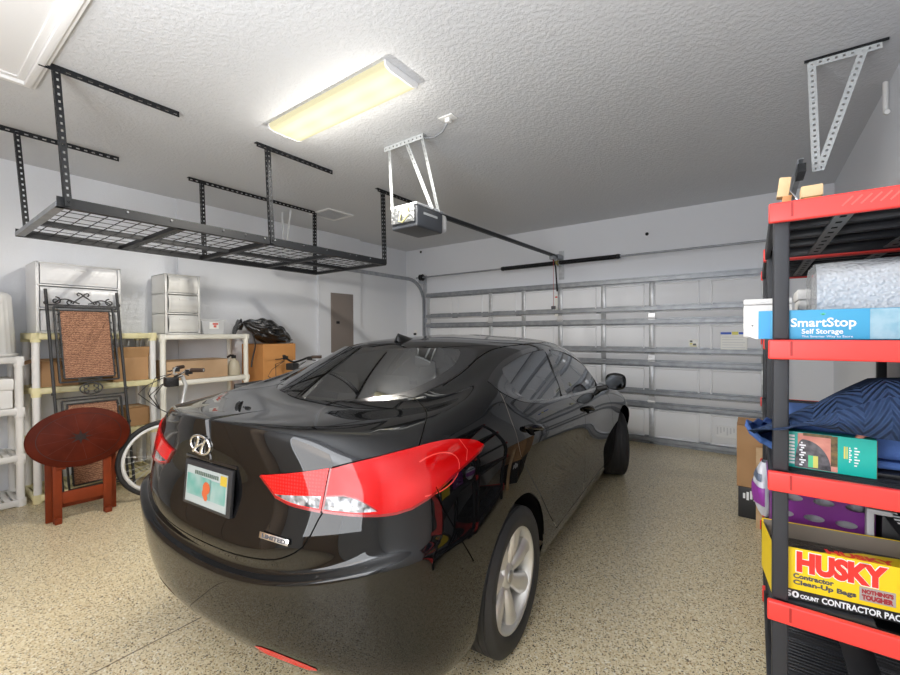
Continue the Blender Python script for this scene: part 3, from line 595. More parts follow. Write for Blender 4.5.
win_f = [(1.19, .631, 1.312), (1.404, .638, 1.293), (1.70, .648, 1.24), (1.95, .662, 1.17), (2.15, .69, 1.07), (2.22, .73, .98), (2.17, .757, .95), (2.05, .763, .948), (1.799, .774, .955), (1.456, .779, .973), (1.093, .783, .999), (1.107, .751, 1.069), (1.125, .709, 1.178)]
trim_ = [(.048, .697, 1.2), (.166, .667, 1.231), (.352, .633, 1.27), (.597, .61, 1.304), (.886, .598, 1.331), (1.195, .600, 1.337), (1.45, .617, 1.315), (1.75, .63, 1.265), (2.0, .645, 1.19), (2.22, .675, 1.08), (2.33, .73, .965), (2.25, .757, .938), (2.018, .782, .93), (1.545, .795, .956), (1.05, .801, .986), (.641, .81, 1.012), (.337, .801, 1.057), (.169, .784, 1.1), (.066, .75, 1.154)]
lid_low = [(-.838, .551, .863), (-.848, .538, .837), (-.863, .519, .789), (-.876, .495, .749), (-.884, .467, .727), (-.895, .414, .70), (-.904, .353, .683), (-.916, .225, .667), (-.922, .1, .661), (-.925, 0, .66)]
lid_side = [(-.813, .562, .996), (-.774, .629, 1.016), (-.728, .682, 1.029), (-.667, .726, 1.040), (-.60, .757, 1.046), (-.585, .752, 1.06), (-.534, .726, 1.081), (-.427, .667, 1.109), (-.331, .586, 1.116), (-.25, .475, 1.108), (-.255, .40, 1.099)]
lid = lid_low[::-1]+lid_side+[(-.35, .292, 1.102), (-.408, .142, 1.098), (-.422, 0, 1.098)]
bump_seam = [(-.599, .815, .915), (-.591, .821, .895), (-.581, .827, .856), (-.545, .841, .792), (-.506, .855, .719), (-.459, .862, .651), (-.417, .865, .592), (-.36, .868, .50)]
bump = lid_low[::-1]+tail_out[-2:10:-1]
bump = lid_low[::-1]+[(-.808, .635, .857), (-.767, .711, .856), (-.728, .757, .859), (-.689, .785, .866), (-.638, .808, .882), (-.605, .812, .905)]+bump_seam[1:]+[(-.37, .85, .30), (-.43, .74, .19), (-.54, .71, .20), (-.64, .48, .20), (-.66, .25, .2), (-.66, 0, .2), (-.83, 0, .268), (-.925, 0, .40), (-.948, 0, .59)]
dr_rear = [(.066, .755, 1.15), (.048, .789, 1.093), (.026, .828, 1.026), (.026, .85, .975), (.035, .87, .869), (.143, .871, .745), (.293, .865, .603), (.452, .857, .441), (.638, .849, .285)]
dr_b = [(1.09, .797, .985), (1.16, .822, .945), (1.25, .86, .86), (1.285, .858, .65), (1.28, .852, .44), (1.26, .848, .285)]
dr_front = [(2.20, .775, .92), (2.255, .82, .86), (2.275, .858, .75), (2.28, .862, .60), (2.275, .862, .43), (2.24, .853, .285)]
door_r = dr_rear+dr_b[::-1]+[(.641, .81, 1.012), (.337, .801, 1.057), (.169, .784, 1.1)]
door_f = dr_b[:]+dr_front[::-1]+[(2.018, .784, .93), (1.545, .795, .956)]
hood = [(3.0, 0, .885), (2.9, .40, .9), (2.75, .60, .905), (2.45, .70, .93), (2.72, .70, .905), (3.0, .64, .86), (3.17, .5, .80), (3.25, .28, .78), (3.28, 0, .775)]
def arch(cx, r): return [locate((cx+dx, .87 if z > .25 else .80, z)) for dx, z in [(r, .10), (r, .17), (r, .24)]+[(r*math.cos(a), .312+r*math.sin(a)) for a in np.linspace(0, PI, 50)]+[(-r, .24), (-r, .17), (-r, .10)]]
region('_cut', arch(0, .375)); region('_cut', arch(2.70, .375))
region('seam', *(strip_uv(lid_low)+strip_uv(lid_side)+strip_uv(bump_seam[:-1])+strip_uv(dr_rear)+strip_uv(dr_b)+strip_uv(dr_front)+strip_uv([dr_rear[-1], (.95, .849, .285), dr_b[-1]])+strip_uv([dr_b[-1], (1.75, .849, .285), dr_front[-1]])))
region('seam_thin', *strip_uv([(-.10, .535, 1.185), (.066, .562, 1.256), (.30, .545, 1.318), (.54, .535, 1.342), (.9, .545, 1.357), (1.4, .54, 1.346), (1.7, .53, 1.325)], .004))
region('lamp_rim', *(strip_uv(tail_out[9:], .004)+strip_uv(tail_in[4:]+tail_in[:1], .004)+strip_uv([tail_out[0], tail_out[-1]], .003)+strip_uv([(-.829, .556, .909), (-.807, .612, .915), (-.79, .653, .907), (-.775, .69, .888), (-.763, .712, .872)], .002)))
region('lamp_line', *(strip_uv([(-.60+.135*math.cos(a), .80, .955+.062*math.sin(a)) for a in np.linspace(-1.9, 1.9, 16)], .0022)+strip_uv([(-.42, .80, 1.03), (-.40, .825, .99), (-.425, .84, .96)], .002)))
region('rear_glass', loop_uv(rear_in, .03, (0, 13)))
region('rear_band', loop_uv(rear_glass, .03, (0, 13)))
region('windscreen', loop_uv(wind, .03, (0, 3, 5, 8)))
region('reverse_outer', loop_uv(rev_out, .015, (0, 4, 7)))
region('reverse_inner', loop_uv(rev_in, .015, (0, 3, 4)))
region('tail_outer', loop_uv(tail_out, .015, (0, 9, 19)))
region('tail_inner', loop_uv(tail_in, .015, (0, 3, 4)))
region('glass_r', loop_uv(win_r, .02, (4, 8)))
region('glass_f', loop_uv(win_f, .02, (0, 10, 5)))
region('trim', loop_uv(trim_, .02, (0, 10)))
region('trunk_lid', loop_uv(lid, .03, (0, 9, 10, 19, len(lid)-1)))
region('rear_bumper', loop_uv(bump, .03, (0, 9, 15)))
region('door_r', loop_uv(door_r, .03, (0, 8, 9, 14)))
region('door_f', loop_uv(door_f, .03, (0, 5, 6, 11)))
region('hood', loop_uv(hood, .03, (0, 3, 8)))
cv_, ce_, lps = [], [], []
for j in range(NV_):
    for i in range(NU_): cv_.append(Vector((i, j)))
for ri, (nm, loops) in enumerate(REG):
    for lp in loops:
        q = []
        for u, v in lp:
            w_ = Vector((u, v))
            if not q or (w_-cv_[q[-1]]).length > 1e-3: q.append(len(cv_)); cv_.append(w_)
        if len(q) > 2:
            ce_ += [(q[i-1], q[i]) for i in range(len(q))]; lps.append((ri, np.array([tuple(cv_[k]) for k in q])))
CVo, CEo, CFo, _, _, _ = delaunay_2d_cdt(cv_, ce_, [], 0, 1e-4, False)
uvA = np.array([tuple(v) for v in CVo]); PA = samp(G_, uvA[:, 0], uvA[:, 1]); NA = samp(N_, uvA[:, 0], uvA[:, 1]); NA /= np.linalg.norm(NA, axis=1, keepdims=True)+1e-12
PA[uvA[:, 0] < 1e-4, 1] = 0; NA[uvA[:, 0] < 1e-4, 1] = 0
TF = np.array([list(f) for f in CFo]); cen = uvA[TF].mean(1); lab = np.full(len(TF), 999)
for ri, q in lps:
    bb = np.where((cen >= q.min(0)).all(1) & (cen <= q.max(0)).all(1) & (lab > ri))[0]
    if not len(bb): continue
    c = cen[bb]; ins = np.zeros(len(bb), bool)
    for (x1, y1), (x2, y2) in zip(q, np.roll(q, -1, 0)):
        if y1 == y2: continue
        ins ^= ((y1 > c[:, 1]) != (y2 > c[:, 1])) & (c[:, 0] < (x2-x1)*(c[:, 1]-y1)/(y2-y1)+x1)
    lab[bb[ins]] = ri
groups = {}
for f, k in zip(CFo, lab): groups.setdefault('body' if k == 999 else REG[k][0], []).append(f)
OVR = {}
def refit(regs, cols, dep, off=0.):
    """panes are simpler curves than the sheet metal: refit the region's points with a low-order surface"""
    ix = sorted({k for rg in regs for f in groups.get(rg, []) for k in f}); Q = PA[ix]
    B = cols(Q); cf = np.linalg.lstsq(B, Q[:, dep], rcond=None)[0]
    P2, N2 = PA.copy(), NA.copy(); P2[ix, dep] = B@cf
    e = 1e-4; g = []
    for ax in [a for a in range(3) if a != dep]:
        Qp = Q.copy(); Qp[:, ax] += e; g.append((ax, (cols(Qp)@cf-B@cf)/e))
    n = np.zeros((len(ix), 3)); n[:, dep] = 1
    for ax, d in g: n[:, ax] = -d
    n /= np.linalg.norm(n, axis=1, keepdims=True); n *= np.sign((n*NA[ix]).sum(1, keepdims=True)); N2[ix] = n; P2[ix] += n*off
    for rg in regs: OVR[rg] = (P2, N2)
sidec = lambda Q: np.stack([np.ones(len(Q)), Q[:, 0], Q[:, 2], Q[:, 0]**2, Q[:, 0]*Q[:, 2], Q[:, 2]**2], 1)
refit(['glass_r'], sidec, 1, -.003); refit(['glass_f'], sidec, 1, -.003)
refit(['rear_glass', 'rear_band'], lambda Q: np.stack([np.ones(len(Q)), Q[:, 0], Q[:, 0]**2, Q[:, 1]**2, Q[:, 0]*Q[:, 1]**2, Q[:, 1]**4], 1), 2, .001)
def panel(name, regs, mats, parent, sides=(1, -1), off=0., skirt=0., z=None):
    """one mesh from the faces of some regions, on one or both sides of the car; smooth normals come from the surface itself"""
    V, Fc, Nn, Mi = [], [], [], []
    for sg in sides:
        for mi, rg in enumerate(regs):
            o_ = off[mi] if isinstance(off, (list, tuple)) else off
            idx = {}; fs = groups.get(rg, []); ed = {}; PA, NA = OVR.get(rg, (globals()['PA'], globals()['NA']))
            for f in fs:
                for k in f:
                    if k not in idx:
                        idx[k] = len(V); n = NA[k]*[1, sg, 1]; V.append(PA[k]*[1, sg, 1]+n*o_); Nn.append(n)
                t = [idx[k] for k in f]
                a, b, c = (np.array(V[i]) for i in t)
                if np.dot(np.cross(b-a, c-a), Nn[t[0]]) < 0: t = t[::-1]; f = list(f)[::-1]
                Fc.append(t); Mi.append(mi)
                for p, q in zip(f, list(f[1:])+[f[0]]): ed[(p, q)] = 1
            if skirt:
                for (p, q) in list(ed):
                    if (q, p) in ed: continue
                    if PA[p][1] < 1e-5 and PA[q][1] < 1e-5: continue
                    b0 = len(V); e = (PA[q]-PA[p])*[1, sg, 1]; nn = np.cross(e, NA[p]*[1, sg, 1]); nn /= np.linalg.norm(nn)+1e-9
                    for k, dz in ((p, o_), (q, o_), (q, o_-skirt), (p, o_-skirt)): V.append(PA[k]*[1, sg, 1]+NA[k]*[1, sg, 1]*dz); Nn.append(nn)
                    Fc.append([b0, b0+3, b0+2, b0+1]); Mi.append(mi)
    me = bpy.data.meshes.new(name); me.from_pydata([tuple(v) for v in V], [], Fc)
    for m in mats: me.materials.append(m)
    for p, mi in zip(me.polygons, Mi): p.use_smooth = True; p.material_index = mi
    me.normals_split_custom_set_from_vertices([tuple(n) for n in Nn]); return link(name, me, parent)

# --- paint, glass, lamps
m_paint = mat('black_car_paint', (.0035, .0036, .004), .4, spec=.0, coat=1.0)
m_paint.node_tree.nodes['Principled BSDF'].inputs['Coat Roughness'].default_value = 0
m_gap = mat('panel_gap', (.003, .003, .003), .8, spec=.1)
m_trimb = mat('black_gloss_trim', (.006, .006, .007), .12, coat=.6)
def glass_mat(name, tint, dens):
    m = bpy.data.materials.new(name); m.use_nodes = True; nt = m.node_tree; nt.nodes.clear(); out = nt.nodes.new('ShaderNodeOutputMaterial')
    tr = nt.nodes.new('ShaderNodeBsdfTransparent'); tr.inputs[0].default_value = (*tint, 1)
    gl = nt.nodes.new('ShaderNodeBsdfGlossy'); gl.inputs['Roughness'].default_value = 0; gl.inputs[0].default_value = (.95, .97, 1, 1)
    fr = nt.nodes.new('ShaderNodeFresnel'); fr.inputs['IOR'].default_value = dens
    mx = nt.nodes.new('ShaderNodeMixShader'); nt.links.new(fr.outputs[0], mx.inputs[0]); nt.links.new(tr.outputs[0], mx.inputs[1]); nt.links.new(gl.outputs[0], mx.inputs[2]); nt.links.new(mx.outputs[0], out.inputs[0])
    return m
m_glass = glass_mat('tinted_glass', (.10, .105, .10), 2.5)
m_glassr = glass_mat('rear_tinted_glass', (.16, .16, .15), 2.6)
def lamp_mat(name, col, ribs):
    m = mat(name, col, .5, spec=.0, coat=.8); N, Lk, b = nodes(m)
    tc = N.new('ShaderNodeTexCoord'); w_ = N.new('ShaderNodeTexWave'); w_.inputs['Scale'].default_value = ribs; w_.bands_direction = 'Z'; w_.inputs['Distortion'].default_value = 0
    Lk.new(tc.outputs['Object'], w_.inputs['Vector']); w2 = N.new('ShaderNodeTexWave'); w2.inputs['Scale'].default_value = ribs; w2.bands_direction = 'Y'
    Lk.new(tc.outputs['Object'], w2.inputs['Vector']); mx = N.new('ShaderNodeMath'); mx.operation = 'MULTIPLY'; Lk.new(w_.outputs['Fac'], mx.inputs[0]); Lk.new(w2.outputs['Fac'], mx.inputs[1])
    bp = N.new('ShaderNodeBump'); bp.inputs['Strength'].default_value = .25; bp.inputs['Distance'].default_value = .004; Lk.new(mx.outputs[0], bp.inputs['Height']); Lk.new(bp.outputs['Normal'], b.inputs['Normal'])
    nx = N.new('ShaderNodeMix'); nx.data_type = 'RGBA'; nx.inputs[6].default_value = (*col, 1); nx.inputs[7].default_value = (min(1, col[0]*1.25+.05), col[1]*2+.02, col[2]*2+.02, 1); Lk.new(mx.outputs[0], nx.inputs[0]); Lk.new(nx.outputs[2], b.inputs['Base Color'])
    b.inputs['Coat Roughness'].default_value = .02
    return m
m_tail = lamp_mat('red_lamp_lens', (.47, .002, .0025), 2.2)
m_tailr = lamp_mat('red_reflector_lens', (.50, .005, .004), 28)
m_rev = mat('clear_lamp_lens', (.38, .38, .39), .12, .3, coat=1., mottle=(38, (.05, .05, .055), 1), bump=(40, .8, .008, 1))
m_lline = mat('light_red_line', (.80, .06, .05), .3, coat=.6)
m_lrim = mat('dark_red_lamp_rim', (.22, .004, .004), .2, coat=.8)

CAR = thing('car', 'glossy black four-door sedan with red tail lights, parked facing the garage door', 'car', (-1.7212, 1.6129, 0), PI/2+.0832)
panel('body', ['body', 'seam_thin'], [m_paint, m_gap], CAR, off=[0, -.004])
panel('panel_gap', ['seam'], [m_gap], CAR, off=-.004)
LID = panel('trunk_lid', ['trunk_lid'], [m_paint], CAR)
panel('rear_bumper', ['rear_bumper'], [m_paint], CAR)
panel('hood', ['hood'], [m_paint], CAR)
RW = panel('rear_window', ['rear_glass'], [m_glassr], CAR); panel('ceramic_band', ['rear_band'], [m_trimb], RW, off=-.0005)
panel('windshield', ['windscreen'], [m_glass], CAR)
for sd in (-1, 1):
    t_ = panel('tail_light', ['tail_outer'], [m_tail], CAR, (sd,), .007, .012); panel('reverse_lens', ['reverse_outer'], [m_rev], t_, (sd,), .007, .012)
    t_ = panel('tail_light', ['tail_inner'], [m_tailr], CAR, (sd,), .007, .012); panel('reverse_lens', ['reverse_inner'], [m_rev], t_, (sd,), .007, .012)
    panel('lamp_rim', ['lamp_rim'], [m_lrim], t_, (sd,), .0075, .012); panel('lamp_line', ['lamp_line'], [m_lline], t_, (sd,), .0072)
    panel('window_trim', ['trim'], [m_trimb], CAR, (sd,), .002, .008)
    D1 = panel('door', ['door_r'], [m_paint], CAR, (sd,)); D2 = panel('door', ['door_f'], [m_paint], CAR, (sd,))
    panel('side_window', ['glass_r'], [m_glass], D1, (sd,)); panel('side_window', ['glass_f'], [m_glass], D2, (sd,))
    for D_, hx, hz in ((D1, .215, .958), (D2, 1.37, .872)):
        h = MB(); pts = []
        for i in range(11):
            t = i/10; p = samp(G_, *locate((hx-.09+.19*t, .866, hz+.022-.05*t))); n = samp(N_, *locate(p)); q = p+n*(.004+.030*math.sin(PI*t)**.55); pts.append((q[0], q[1]*sd, q[2]))
        h.tube(pts, [.008+.0085*math.sin(PI*i/10)**.5 for i in range(11)], 10); obj('handle', h, m_paint, D_)
        p = samp(G_, *locate((hx-.005, .866, hz-.012))); n = samp(N_, *locate(p)); g = MB()
        c0 = Vector(p+n*.0015)*1; ax = Vector((.96, 0, -.27)); nn = Vector(n); ay = nn.cross(ax).normalized()
        f_ = lambda v: Vector((v.x, v.y*sd, v.z))
        g.add([f_(c0+ax*.055*math.cos(a)+ay*.024*math.sin(a)) for a in np.linspace(0, 2*PI, 24, endpoint=False)], [tuple(range(24))]); obj('handle_recess', g, m_gap, D_)
# drip edge along the roof: the thin bright line beside the rear window
# wheels
def wheel(x, y, sd, steer, label_n):
    w = bpy.data.objects.new('wheel', None); COL.objects.link(w); w.parent = CAR; w.location = (x, y*sd, .3125); w.rotation_euler = (0, 0, steer); w.empty_display_size = .1
    M = Matrix.Rotation(PI/2*(-sd), 4, 'X')                         # local +z points outwards
    prof = [(.218, -.10), (.232, -.106), (.27, -.109), (.296, -.100), (.3075, -.088)]
    for k in range(5):
        a = -.082+k*.0345; prof += [(.3115, a), (.3125, a+.004), (.3125, a+.024), (.3118, a+.0265), (.3045, a+.0275), (.3045, a+.0325), (.3115, a+.0335)]
    prof += [(.3075, .092), (.296, .102), (.285, .106), (.283, .1075), (.268, .109), (.245, .107), (.232, .104), (.222, .094), (.219, .085)]
    t = MB(); t.lathe(prof, 96, 0, M)
    obj('tire', t, m_tire, w)
    r = MB(); r.lathe([(.219, .085), (.224, .093), (.222, .098), (.214, .094), (.207, .075), (.200, .03), (.197, -.08), (.215, -.10)], 72, 0, M)
    rim = obj('rim', r, m_alloy, w)
    s = MB(); n = 7                                                # seven wide spokes, dished and twisted a little
    for k in range(n):
        a0 = 2*PI*k/n+.2
        def fn(u, v, a0=a0):
            rr = .052+(.209-.052)*v; wd = (.025+.027*v); a = a0+.10*v*sd*-1+(u-.5)*2*wd/rr*.98
            zz = .058+.012*math.sin(PI*min(1, v*1.1))+.026*v**2-.020*abs(2*u-1)**3
            return M@Vector((rr*math.cos(a), rr*math.sin(a), zz))
        s.grid(fn, 10, 12)
        for e in (0, 1):
            s.add([p for v in np.linspace(0, 1, 9) for p in (fn(e, v), M@((M.inverted()@fn(e, v))-Vector((0, 0, .035))))], [(2*i, 2*i+1, 2*i+3, 2*i+2) for i in range(8)], 0, True)
    s.lathe([(0, .066), (.03, .066), (.05, .062), (.062, .05), (.062, .02)], 32, 0, M)
    obj('spokes', s, m_alloy, rim, fix=False)
    c = MB(); c.lathe([(0, .074), (.022, .073), (.029, .069), (.030, .062)], 28, 0, M); obj('hub_cap', c, m_alloyd, rim)
    d = MB(); d.lathe([(0, .005), (.14, .005), (.14, -.015), (0, -.015)], 40, 0, M); obj('brake_disc', d, m_disc, w)
    h = MB(); h.lathe([(0, -.02), (.2, -.02)], 32, 0, M); obj('backing_plate', h, m_gap, w)
    return w
m_tire = mat('tire_rubber', (.022, .022, .023), .62, bump=(70, .12, .003))
m_alloy = mat('silver_alloy', (.72, .71, .68), .34, .65)
m_alloyd = mat('alloy_cap', (.52, .52, .50), .3, .8)
m_disc = mat('brake_disc_steel', (.22, .17, .13), .4, .6)
for x in (0, 2.70):
    for sd in (-1, 1): wheel(x, .785 if x > 1 else .762, sd, .36 if x > 1 else 0, '')
for x in (0, 2.70):
    for sd in (-1, 1):
        ww = MB(); M = Matrix.Translation((x, sd*.66, .312))@Matrix.Rotation(-PI/2*sd, 4, 'X'); vs = []; n = 40
        for zc, rr in ((.195, .378), (-.16, .378), (-.16, .06)):
            vs += [M@Vector((rr*math.cos(a), sd*rr*math.sin(a)*-1, zc)) for a in np.linspace(.02, PI-.02, n)]
        ww.add(vs, [(i*n+k, i*n+k+1, (i+1)*n+k+1, (i+1)*n+k) for i in range(2) for k in range(n-1)], 0, True); obj('wheel_well', ww, m_gap, CAR)
un = MB(); un.b2((-.62, -.74, .185), (3.25, .74, .195)); obj('underbody', un, m_gap, CAR)
# plate, emblem, badge, fins
def on_car(y, z):                                                  # point of the rear face
    u, v = locate((-.9, abs(y), z)); best = samp(G_, u, v)
    for _ in range(12): u, v = locate((best[0], abs(y), z)); best = samp(G_, u, v)
    return Vector((best[0], y, best[2]))
pa, pb = on_car(0, .782), on_car(0, .932); up_ = (pb-pa).normalized(); bk_ = Vector((0, -1, 0)).cross(up_).normalized()   # bk_: outwards
if bk_.x > 0: bk_ = -bk_
rx = Vector((0, -1, 0)); mid = (pa+pb)/2+bk_*.005
def slab(mb, c, w, h, d, mi=0): mb.box(c, (w, h, d), Matrix((rx, up_, bk_)).transposed(), mi); return mb
PLT = obj('license_plate', slab(MB(), mid, .318, .168, .014), m_plb, LID, bevel=.006)
obj('plate_lamp_bar', slab(MB(), mid+up_*.094-bk_*.004, .34, .012, .010), m_trimb, LID, bevel=.004)
m_pw = mat('plate_white', (.30, .33, .325), .5)
m_pg = mat('plate_green', (.09, .25, .21), .5, mottle=(16, (.22, .31, .29), 1)); m_po = mat('plate_orange', (.42, .085, .025), .5); m_py = mat('plate_yellow', (.42, .30, .03), .5); m_pk = mat('plate_dark', (.05, .08, .06), .4)
obj('plate_face', slab(MB(), mid+bk_*.0078-up_*.004, .272, .134, .002), m_pw, PLT)
pg = MB()
for a, b, w, h in ((-.08, -.004, .10, .078), (.078, -.008, .10, .074), (0, -.006, .07, .076)): pg.box(mid+rx*a+up_*b+bk_*.0090, (w, h, .0006), Matrix((rx, up_, bk_)).transposed())
obj('plate_tint', pg, m_pg, PLT)
pg = MB()
for cx_, cy_, rr in ((.006, -.004, .024), (-.004, -.024, .017), (.004, -.038, .013)):
    pg.add([mid+rx*(cx_+rr*math.cos(a))+up_*(cy_+rr*.95*math.sin(a))+bk_*(.0096+.0002*rr/.02) for a in np.linspace(0, 2*PI, 24, endpoint=False)], [tuple(range(24))])
obj('orange_emblem', pg, m_po, PLT)
obj('month_sticker', slab(MB(), mid+rx*.113+up_*.040+bk_*.0092, .04, .034, .0008), m_py, PLT)
pg = MB()
for k in range(13): slab(pg, mid+rx*(-.075+.0125*k)+up_*(.044)+bk_*.0092, .0085, .014, .0008)
obj('state_lettering', pg, m_pk, PLT)
pc = on_car(.062, 1.0); pc.y = .052                                 # slanted H in an oval
e1 = on_car(.05, .985); e2 = on_car(.05, 1.03); eu = (e2-e1).normalized(); en = Vector((0, -1, 0)).cross(eu); en = en if en.x < 0 else -en
pc = (e1+e2)/2+en*.0035; rx2 = Vector((0, -1, 0))
em = MB(); em.tube([pc+rx2*.066*math.cos(a)+eu*.036*math.sin(a)-en*.012*abs(math.cos(a))**2*0 for a in np.linspace(0, 2*PI, 48, endpoint=False)], .0052, 8, closed=True)
for sg in (-1, 1): em.tube([pc+rx2*(sg*.020+.024*t+sg*.006*t*t)+eu*(.029*t)+en*.001 for t in (-1, -.5, 0, .5, 1)], [.0075, .006, .0052, .006, .0075], 8)
em.tube([pc+rx2*(.024*t)+eu*(.010*t)+en*.001 for t in (-1, -.4, .4, 1)], [.006, .0045, .0045, .006], 8)
obj('emblem', em, m_chrome, LID)
bd = on_car(-.375, .768); b2_ = on_car(-.435, .766); b3_ = on_car(-.375, .748); bx_ = (b2_-bd).normalized(); by_ = (bd-b3_).normalized(); bn_ = bx_.cross(by_).normalized(); bc = on_car(-.385, .758)+bn_*.0058; by_ = bn_.cross(bx_)
obj('trim_badge', MB().box(bc, (.128, .020, .004), Matrix((bx_, by_, bn_)).transposed()), m_chrome, LID, bevel=.0015)
text('badge_lettering', 'LIMITED', .017, m_ink, LID, bc-bx_*.052-by_*.006+bn_*.0025, bx_, by_, width=.104, bold=.0006)
for sd in (-1, 1):
    rf = MB(); pts = []
    q = [(.27, .362), (.31, .374), (.36, .376), (.42, .371), (.47, .363), (.515, .348)]
    P1, P2 = [], []
    for y, z in q:
        p = on_car(y, z); n = samp(N_, *locate(p)); a = Vector(p)+Vector(n)*.002; p_ = on_car(y, z-.042 if .26 < y < .50 else z-.012); n_ = samp(N_, *locate(p_)); b = Vector(p_)+Vector(n_)*.002
        P1.append(Vector((a.x, a.y*sd, a.z))); P2.append(Vector((b.x, b.y*sd, b.z)))
    rf.add(P1+P2, [(i, i+1, len(q)+i+1, len(q)+i) for i in range(len(q)-1)]); obj('rear_reflector', rf, m_tailr, CAR)
fin = MB()
for i in range(9):
    pass
fb = locate((.30, 0, 1.38)); fz = float(samp(G_, *fb)[2])
fin.grid(lambda u, v: Vector((.22+.20*v, (u-.5)*.07*math.sin(PI*min(1, v*.75+.25))*(1-.1*v), fz-.012+.018*v*.9+(.058*(1-v)**1.1)*(1-abs(2*u-1)**1.3)*min(1, v*14+.15))), 12, 24)
obj('antenna_fin', fin, m_paint, CAR)
for sd in (-1, 1):
    c = bpy.data.objects.new('side_mirror', None); COL.objects.link(c); c.parent = CAR; c.location = (2.06, .795*sd, .932); c.empty_display_size = .05
    h = MB(); h.grid(lambda u, v: Vector((.035+.10*math.cos(2*PI*u)*math.sin(PI*v)*.8*(1 if math.cos(2*PI*u) > 0 else .32), sd*(.130-.085*math.cos(PI*v)), .065+.075*math.sin(2*PI*u)*math.sin(PI*v)**.55)), 28, 16)
    obj('housing', h, m_paint, c)
    gl = MB(); gl.add([(-.0, sd*(.130+.072*math.cos(a)), .063+.060*math.copysign(abs(math.sin(a))**.75, math.sin(a))) for a in np.linspace(0, 2*PI, 32, endpoint=False)], [tuple(range(32))])
    obj('mirror_glass', gl, mat('mirror_glass', (.16, .17, .18), .04, 1.), c)
    a_ = MB(); a_.tube([(.02, -.03*sd, -.015), (.03, .06*sd, .012)], [.030, .022], 10); obj('mirror_arm', a_, m_plb, c)
# cabin seen through the glass
m_seat = mat('taupe_seat_fabric', (.34, .30, .27), .85, bump=(200, .2, .002)); m_dash = mat('dark_cabin_plastic', (.03, .03, .032), .7)
ci = MB(); ci.b2((-.34, -.60, 1.00), (.02, .60, 1.035)); obj('parcel_shelf', ci, m_seat, CAR)
ci = MB(); ci.b2((.0, -.66, .30), (2.3, .66, .34)); ci.b2((2.25, -.64, .6), (2.5, .64, .93)); obj('cabin_floor', ci, m_dash, CAR)
st = MB(); st.box((.30, 0, .80), (.14, 1.2, .62), (0, .32, 0)); obj('rear_seat', st, m_seat, CAR, bevel=.05, seg=3)
for y in (-.40, 0, .40):
    hr = MB(); hr.b2((.08, y-.13, 1.055), (.20, y+.13, 1.18)); obj('headrest', hr, m_seat, CAR, bevel=.04, seg=3)
for y in (-.37, .37):
    hr = MB(); hr.box((1.28, y, .82), (.15, .50, .68), (0, .30, 0)); obj('front_seat', hr, m_seat, CAR, bevel=.06, seg=3)
    hr = MB(); hr.b2((1.06, y-.13, 1.14), (1.17, y+.13, 1.30)); obj('headrest', hr, m_seat, CAR, bevel=.045, seg=3)
# ------------------------------------------------------------------ left wall: cream plastic shelving units
def shelving(name_label, y0, y1, xf, tiers, post_h, m_post, m_deck, grp='plastic shelving units on the left wall'):
    xb = XL+.03; t = thing('shelving_unit', name_label, 'shelving unit', ((xf+xb)/2, (y0+y1)/2, 0), 0, grp); dx, dy = (xf-xb)/2, (y1-y0)/2
    for i, z in enumerate(tiers):
        g = MB()
        g.b2((-dx, -dy, z-.052), (-dx+.02, dy, z)); g.b2((dx-.02, -dy, z-.052), (dx, dy, z)); g.b2((-dx+.02, -dy, z-.052), (dx-.02, -dy+.02, z)); g.b2((-dx+.02, dy-.02, z-.052), (dx-.02, dy, z))
        for k in range(18): y = -dy+.03+(2*dy-.06)*(k+.5)/18; g.b2((-dx+.02, y-.018, z-.012), (dx-.02, y+.018, z-.002))
        g.b2((-.02, -dy+.02, z-.04), (.02, dy-.02, z-.012))
        obj('shelf', g, m_deck, t, bevel=.003, seg=1)
    zs = [0]+list(tiers)
    for sx in (-1, 1):
        for sy in (-1, 1):
            p = MB(); p.cyl((sx*(dx-.03), sy*(dy-.03), 0), (sx*(dx-.03), sy*(dy-.03), tiers[-1]), .0265, 18)
            po = obj('post', p, m_post, t)
            for z in tiers:
                c = MB(); c.cyl((sx*(dx-.03), sy*(dy-.03), z-.075), (sx*(dx-.03), sy*(dy-.03), z+.004), .034, 18); obj('collar', c, m_deck, po)
    return t
shelving('cream plastic shelving unit behind the woven iron panel, wide drawers on top', .74, 1.645, -4.87, (.07, .52, .975, 1.44), 1.44, m_plw, m_creamy)
shelving('cream plastic shelving unit behind the bicycle, narrow drawer tower on top', 1.675, 2.60, -4.87, (.07, .49, .94, 1.425), 1.43, m_cream, m_cream)
shelving('white plastic shelving unit at the far left, left of the cream ones', -.25, .705, -4.92, (.06, .43, .82, 1.245), 1.245, m_plw, m_plw)

